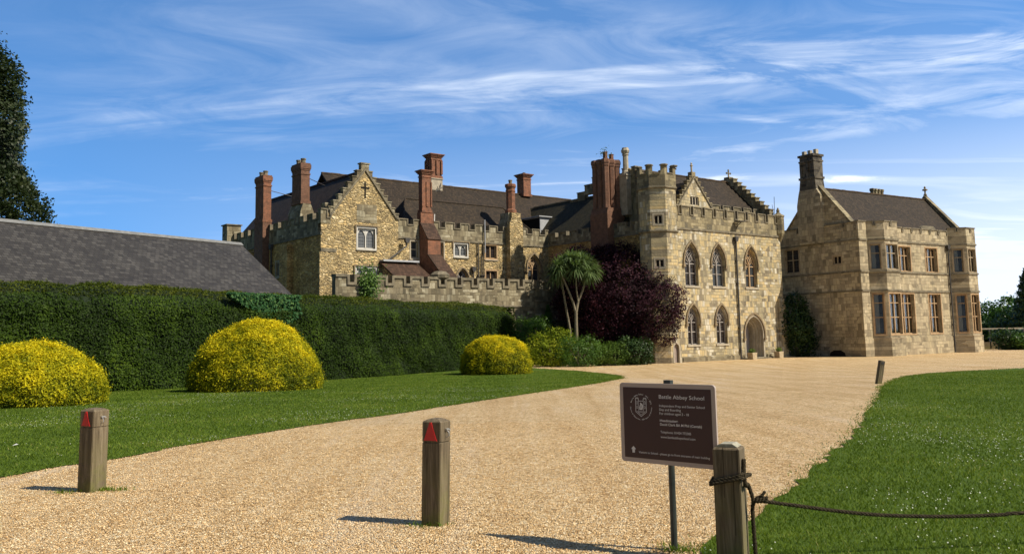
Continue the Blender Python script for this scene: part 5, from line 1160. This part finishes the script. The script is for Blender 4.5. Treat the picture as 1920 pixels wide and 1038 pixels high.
e = empty('rope_post', tuple(RO+Vector((p2.x+.02, p2.y, 0))), rad(8), 'timber rope post outside the right picture edge', 'post'); post_mesh(e, .185, .8, 0)

# ------------------------------------------------------------------ school sign
SG = empty('school_sign', (1.155, 6.67, 0), rad(-42), 'brown school notice board with grey border on a single dark pole', 'sign')
b = B(); b.lathe(0, 0, [(.024, -.2), (.024, 1.215)], 12); b.box(FR, -.03, .03, 1.18, 1.235, -.02, .02); b.build('pole', M['polegreen'], SG)
PW_, PH_, PZ = .83, .595, .615
def rr(w, h, r, cx=0, cz=0, n=5):
    o_ = []
    for sx_, sz_, a0 in ((1, -1, -90), (1, 1, 0), (-1, 1, 90), (-1, -1, 180)):
        for i in range(n+1):
            a = rad(a0+90*i/n); o_.append((cx+sx_*(w/2-r)+r*math.cos(a), cz+sz_*(h/2-r)+r*math.sin(a)))
    return o_
CZ = PZ+PH_/2
b = B(); b.prism(FR, rr(PW_, PH_, .028, 0, CZ), -.046, -.026); pan = b.build('border', M['signgrey'], SG, bev=.001)
b = B(); b.prism(FR, rr(PW_-.066, PH_-.066, .004, 0, CZ), -.0475, -.0465); pn = b.build('panel', M['signbrown'], SG)
b = B(); b.box(FR, -.2, .2, PZ+.12, PZ+.16, -.026, -.018); b.box(FR, -.2, .2, PZ+.44, PZ+.48, -.026, -.018); b.build('clamp_rail', M['steel'], SG)
def sx_(u): return -PW_/2+PW_*u
def sz_(v): return PZ+PH_*(1-v)
def text(s, u0, u1, v, size=None, bold=0, mat='signtext'):
    c = bpy.data.curves.new('lettering', 'FONT'); c.body = s; c.size = 1; c.extrude = .0; c.offset = .012*bold+.004; c.resolution_u = 3
    t = bpy.data.objects.new('lettering', c); COL.objects.link(t); bpy.context.view_layer.update()
    me = bpy.data.meshes.new_from_object(t.evaluated_get(bpy.context.evaluated_depsgraph_get())); bpy.data.objects.remove(t)
    co = np.zeros(len(me.vertices)*3, np.float32); me.vertices.foreach_get('co', co); co = co.reshape(-1, 3)
    x0, x1 = co[:, 0].min(), co[:, 0].max(); k = (sx_(u1)-sx_(u0))/(x1-x0); ky = size if size else k
    new = np.stack([sx_(u0)+(co[:, 0]-x0)*k, np.full(len(co), -.0482), sz_(v)+co[:, 1]*ky], -1)
    me.vertices.foreach_set('co', new.reshape(-1).astype(np.float32)); me.update(); return me
def text_obj(*a, **k): return link('lettering', text(*a, **k), M['signtext'], pn)
text_obj('Battle Abbey School', .432, .894, .185, .040)
text_obj('Independent Prep and Senior School', .432, .896, .287, .0245)
text_obj('Day and Boarding', .432, .655, .335, .0245)
text_obj('For children aged 2 - 18', .432, .735, .383, .0245)
text_obj('Headmaster:', .434, .622, .470, .0255, bold=1)
text_obj('David Clark BA M Phil (Cantab)', .434, .860, .518, .0255, bold=1)
text_obj('Telephone: 01424 772385', .436, .750, .612, .0245)
text_obj('www.battleabbeyschool.com', .436, .790, .672, .0245)
text_obj('Visitors to School - please go to front entrance of main building', .195, .925, .882, .0225)
b = B(); ax, az = sx_(.138), sz_(.845); b.prism(FR, [(ax-.011, az-.022), (ax+.011, az-.022), (ax+.011, az+.004), (ax+.022, az+.004), (ax, az+.028), (ax-.022, az+.004), (ax-.011, az+.004)], -.0485, -.0476); b.build('arrow', M['signtext'], pn)
ex, ez = sx_(.235), sz_(.30)
def ringtext(s, a0, a1, r, size, inward=False):
    n = len(s); out = []
    for i, ch in enumerate(s):
        if ch == ' ': continue
        a = rad(a0+(a1-a0)*(i+.5)/n)
        c = bpy.data.curves.new('c', 'FONT'); c.body = ch; c.size = size; c.align_x = 'CENTER'; c.resolution_u = 2; c.offset = .0003
        t = bpy.data.objects.new('c', c); COL.objects.link(t); bpy.context.view_layer.update()
        me = bpy.data.meshes.new_from_object(t.evaluated_get(bpy.context.evaluated_depsgraph_get())); bpy.data.objects.remove(t)
        rot = a-math.pi/2 if not inward else a+math.pi/2
        for v_ in me.vertices:
            x, y = v_.co.x, v_.co.y; X = x*math.cos(rot)-y*math.sin(rot); Y = x*math.sin(rot)+y*math.cos(rot)
            v_.co = (ex+r*math.cos(a)+X, -.0482, ez+r*math.sin(a)+Y)
        out.append(me)
    bm = bmesh.new()
    for me in out: bm.from_mesh(me); bpy.data.meshes.remove(me)
    me = bpy.data.meshes.new('ring_lettering'); bm.to_mesh(me); bm.free(); return link('ring_lettering', me, M['signtext'], pn)
ringtext('Battle Abbey School  1912 - 2012', 162, 14, .090, .0145)
ringtext('Centre of Education, 1000 Years of History', 182, 360, .099, .0135, True)
b = B(); F0, F1 = -.0485, -.0476
def em(pts, w=.003, cl=False): b.rib(FR, [(ex+x, ez+z) for x, z in pts], w, F0, F1, closed=cl)
em([(-.048, .062), (-.048, -.038), (0, -.072), (.048, -.038), (.048, .062), (.022, .062), (.022, .044), (-.022, .044), (-.022, .062)], .0035, True)
em([(-.022, .044), (-.022, -.030)], .0025); em([(.022, .044), (.022, -.030)], .0025)
em([(-.040, -.032), (0, -.060), (.040, -.032)], .0022); em([(-.03, -.034), (.03, -.034)], .002); em([(-.026, -.041), (.026, -.041)], .002)
for x in (-.035, .035):
    em([(x-.005, .020), (x-.005, .036), (x, .044), (x+.005, .036), (x+.005, .020)], .002, True); em([(x-.005, -.012), (x-.005, .002), (x, .008), (x+.005, .002), (x+.005, -.012)], .002, True)
    for t in (-.009, 0, .009): b.box(FR, ex+x+t-.0022, ex+x+t+.0022, ez+.0645, ez+.070, F0, F1)
b.prism(FR, [(ex+x, ez+z) for x, z in [(-.014, -.022), (.012, -.022), (.016, -.008), (.020, .010), (.014, .020), (.006, .024), (.003, .030), (-.004, .032), (-.008, .027), (-.005, .021), (-.010, .010), (-.016, -.006)]], F0, F1)
b.build('emblem', M['signtext'], pn)
b = B()
for i in range(4): b.rib(FR, [(ex-.010+i*.004, ez-.012), (ex-.004+i*.005, ez+.012)], .0012, -.0492, -.0486)
b.build('emblem_feathers', M['signbrown'], pn)

# ------------------------------------------------------------------ fine ground cover
def polar(n, r0_, r1_, a0, a1, pw=1.5):
    r = r0_+(r1_-r0_)*rng.random(n)**pw; a = rad(a0)+(rad(a1)-rad(a0))*rng.random(n); return np.stack([r*np.sin(a), r*np.cos(a)], -1)
def blades(name, P2, h, mat, label, cat, w=.010):
    n = len(P2); z = GZ(P2[:, 1])+.008; a = rng.random(n)*2*math.pi; hh = h*(.5+rng.random(n)); ln = rng.normal(size=(n, 2))*.6*hh[:, None]
    sc = (np.linalg.norm(P2, axis=1)/8)**.7*w
    A = np.stack([P2[:, 0]-np.cos(a)*sc/2, P2[:, 1]-np.sin(a)*sc/2, z], -1); Bv = np.stack([P2[:, 0]+np.cos(a)*sc/2, P2[:, 1]+np.sin(a)*sc/2, z], -1)
    C = np.stack([P2[:, 0]+ln[:, 0], P2[:, 1]+ln[:, 1], z+hh], -1)
    P3 = np.concatenate([P2, np.zeros((n, 1))], 1)
    r = np.clip(.45+.22*sn(P3, 1.3)+.12*sn(P3, 5.)+.25*rng.normal(size=n), 0, 1)
    o = ngon_mesh(name, np.stack([A, Bv, C], 1), None, r, mat); tag(o, label, cat, kind='stuff'); return o
P2 = polar(520000, 4.6, 52, 2, 56, 1.7); P2 = P2[inpoly(P2, LAWN_R)]
blades('grass', P2, .030, M['blade'], 'short mown grass blades on the right lawn', 'grass')
P2 = polar(620000, 7, 60, -56, 8, 1.6); P2 = P2[inpoly(P2, LAWN_L)]
blades('grass', P2, .032, M['blade'], 'short mown grass blades on the left lawn', 'grass')
# scruffy edge tufts
tf = np.concatenate([np.array([[cx_, cy_]])+rng.normal(size=(n_, 2))*np.array([[sx__, .05]]) for cx_, cy_, n_, sx__ in ((-4.43, 9.72, 160, .11), (-4.85, 9.6, 60, .08), (-.78, 7.6, 70, .12), (1.2, 6.6, 160, .08), (1.15, 6.75, 60, .1), (1.45, 6.15, 250, .12))])
blades('grass_edge', tf, .035, M['blade'], 'small grass tufts growing at the feet of the posts and the sign', 'grass')
ed = []
for edge in (LE, RE):
    for p, q_ in zip(edge[:-1], edge[1:]):
        L = (q_-p).length; n = int(L*55); t = rng.random(n)
        ed.append(np.stack([p.x+(q_.x-p.x)*t, p.y+(q_.y-p.y)*t], -1)+rng.normal(size=(n, 2))*.10)
blades('grass_edge', np.concatenate(ed), .030, M['blade'], 'straggling grass along the edges of the gravel drive', 'grass')
def clover(n, poly, r0_, r1_, a0, a1, label):
    P2 = polar(n, r0_, r1_, a0, a1, 1.3); P2 = P2[inpoly(P2, poly)]; P3 = np.concatenate([P2, np.zeros((len(P2), 1))], 1)
    P2 = P2[(sn(P3, .9, 1.)+.6*sn(P3, 2.9, 2.)) > .25+.3*rng.normal(size=len(P2))]; n = len(P2)
    P = np.stack([P2[:, 0], P2[:, 1], GZ(P2[:, 1])+.035+.01*rng.random(n)], -1)
    o = leafy('clover_flowers', P, np.tile(np.array([0, -.6, 1.]), (n, 1)), .0125, M['clover'], None, .9, .5); tag(o, label, 'flowers', kind='stuff')
clover(22000, LAWN_L, 8.5, 36, -36, 6, 'tiny white clover heads scattered on the left lawn'); clover(9000, LAWN_R, 5.6, 26, 5, 34, 'tiny white clover heads scattered on the right lawn')
# loose stones
P2 = polar(170000, 4.8, 17, -40, 26, 1.25)
keep = ~inpoly(P2, LAWN_L) & ~inpoly(P2, LAWN_R); P2 = P2[keep][:120000]; n = len(P2)
s = .005+.005*rng.random(n)**2; a = rng.random((n, 1))*2*math.pi
base = np.stack([P2[:, 0], P2[:, 1], GZ(P2[:, 1])+.001], -1)
ang = a+np.array([[0, 1.6, 3.1, 4.7]])+.35*rng.normal(size=(n, 4)); rd = s[:, None]*(.75+.5*rng.random((n, 4)))
ring = np.stack([np.cos(ang)*rd, np.sin(ang)*rd, np.tile(s[:, None]*.35, (1, 4))], -1)+base[:, None]
top = base+np.stack([rng.normal(size=n)*s*.2, rng.normal(size=n)*s*.2, s*(.8+.5*rng.random(n))], -1)
tr = [np.stack([ring[:, i], ring[:, (i+1) % 4], top], 1) for i in range(4)]
rr_ = rng.random(n); o = ngon_mesh('loose_gravel', np.concatenate(tr), None, np.concatenate([rr_]*4), M['pebble']); tag(o, 'loose pale golden gravel chippings lying on the drive', 'gravel', kind='stuff')
# litter scrap on the lawn
g = ground(30, 838); b = B(); b.add([(-.05, -.03, .03), (.05, -.02, .05), (.06, .03, .03), (-.04, .04, .045), (0, 0, .06)], [(0, 1, 4), (1, 2, 4), (2, 3, 4), (3, 0, 4)]); o = b.build('paper_scrap', M['white']); o.location = g; tag(o, 'small crumpled white paper scrap lying on the left lawn', 'litter')
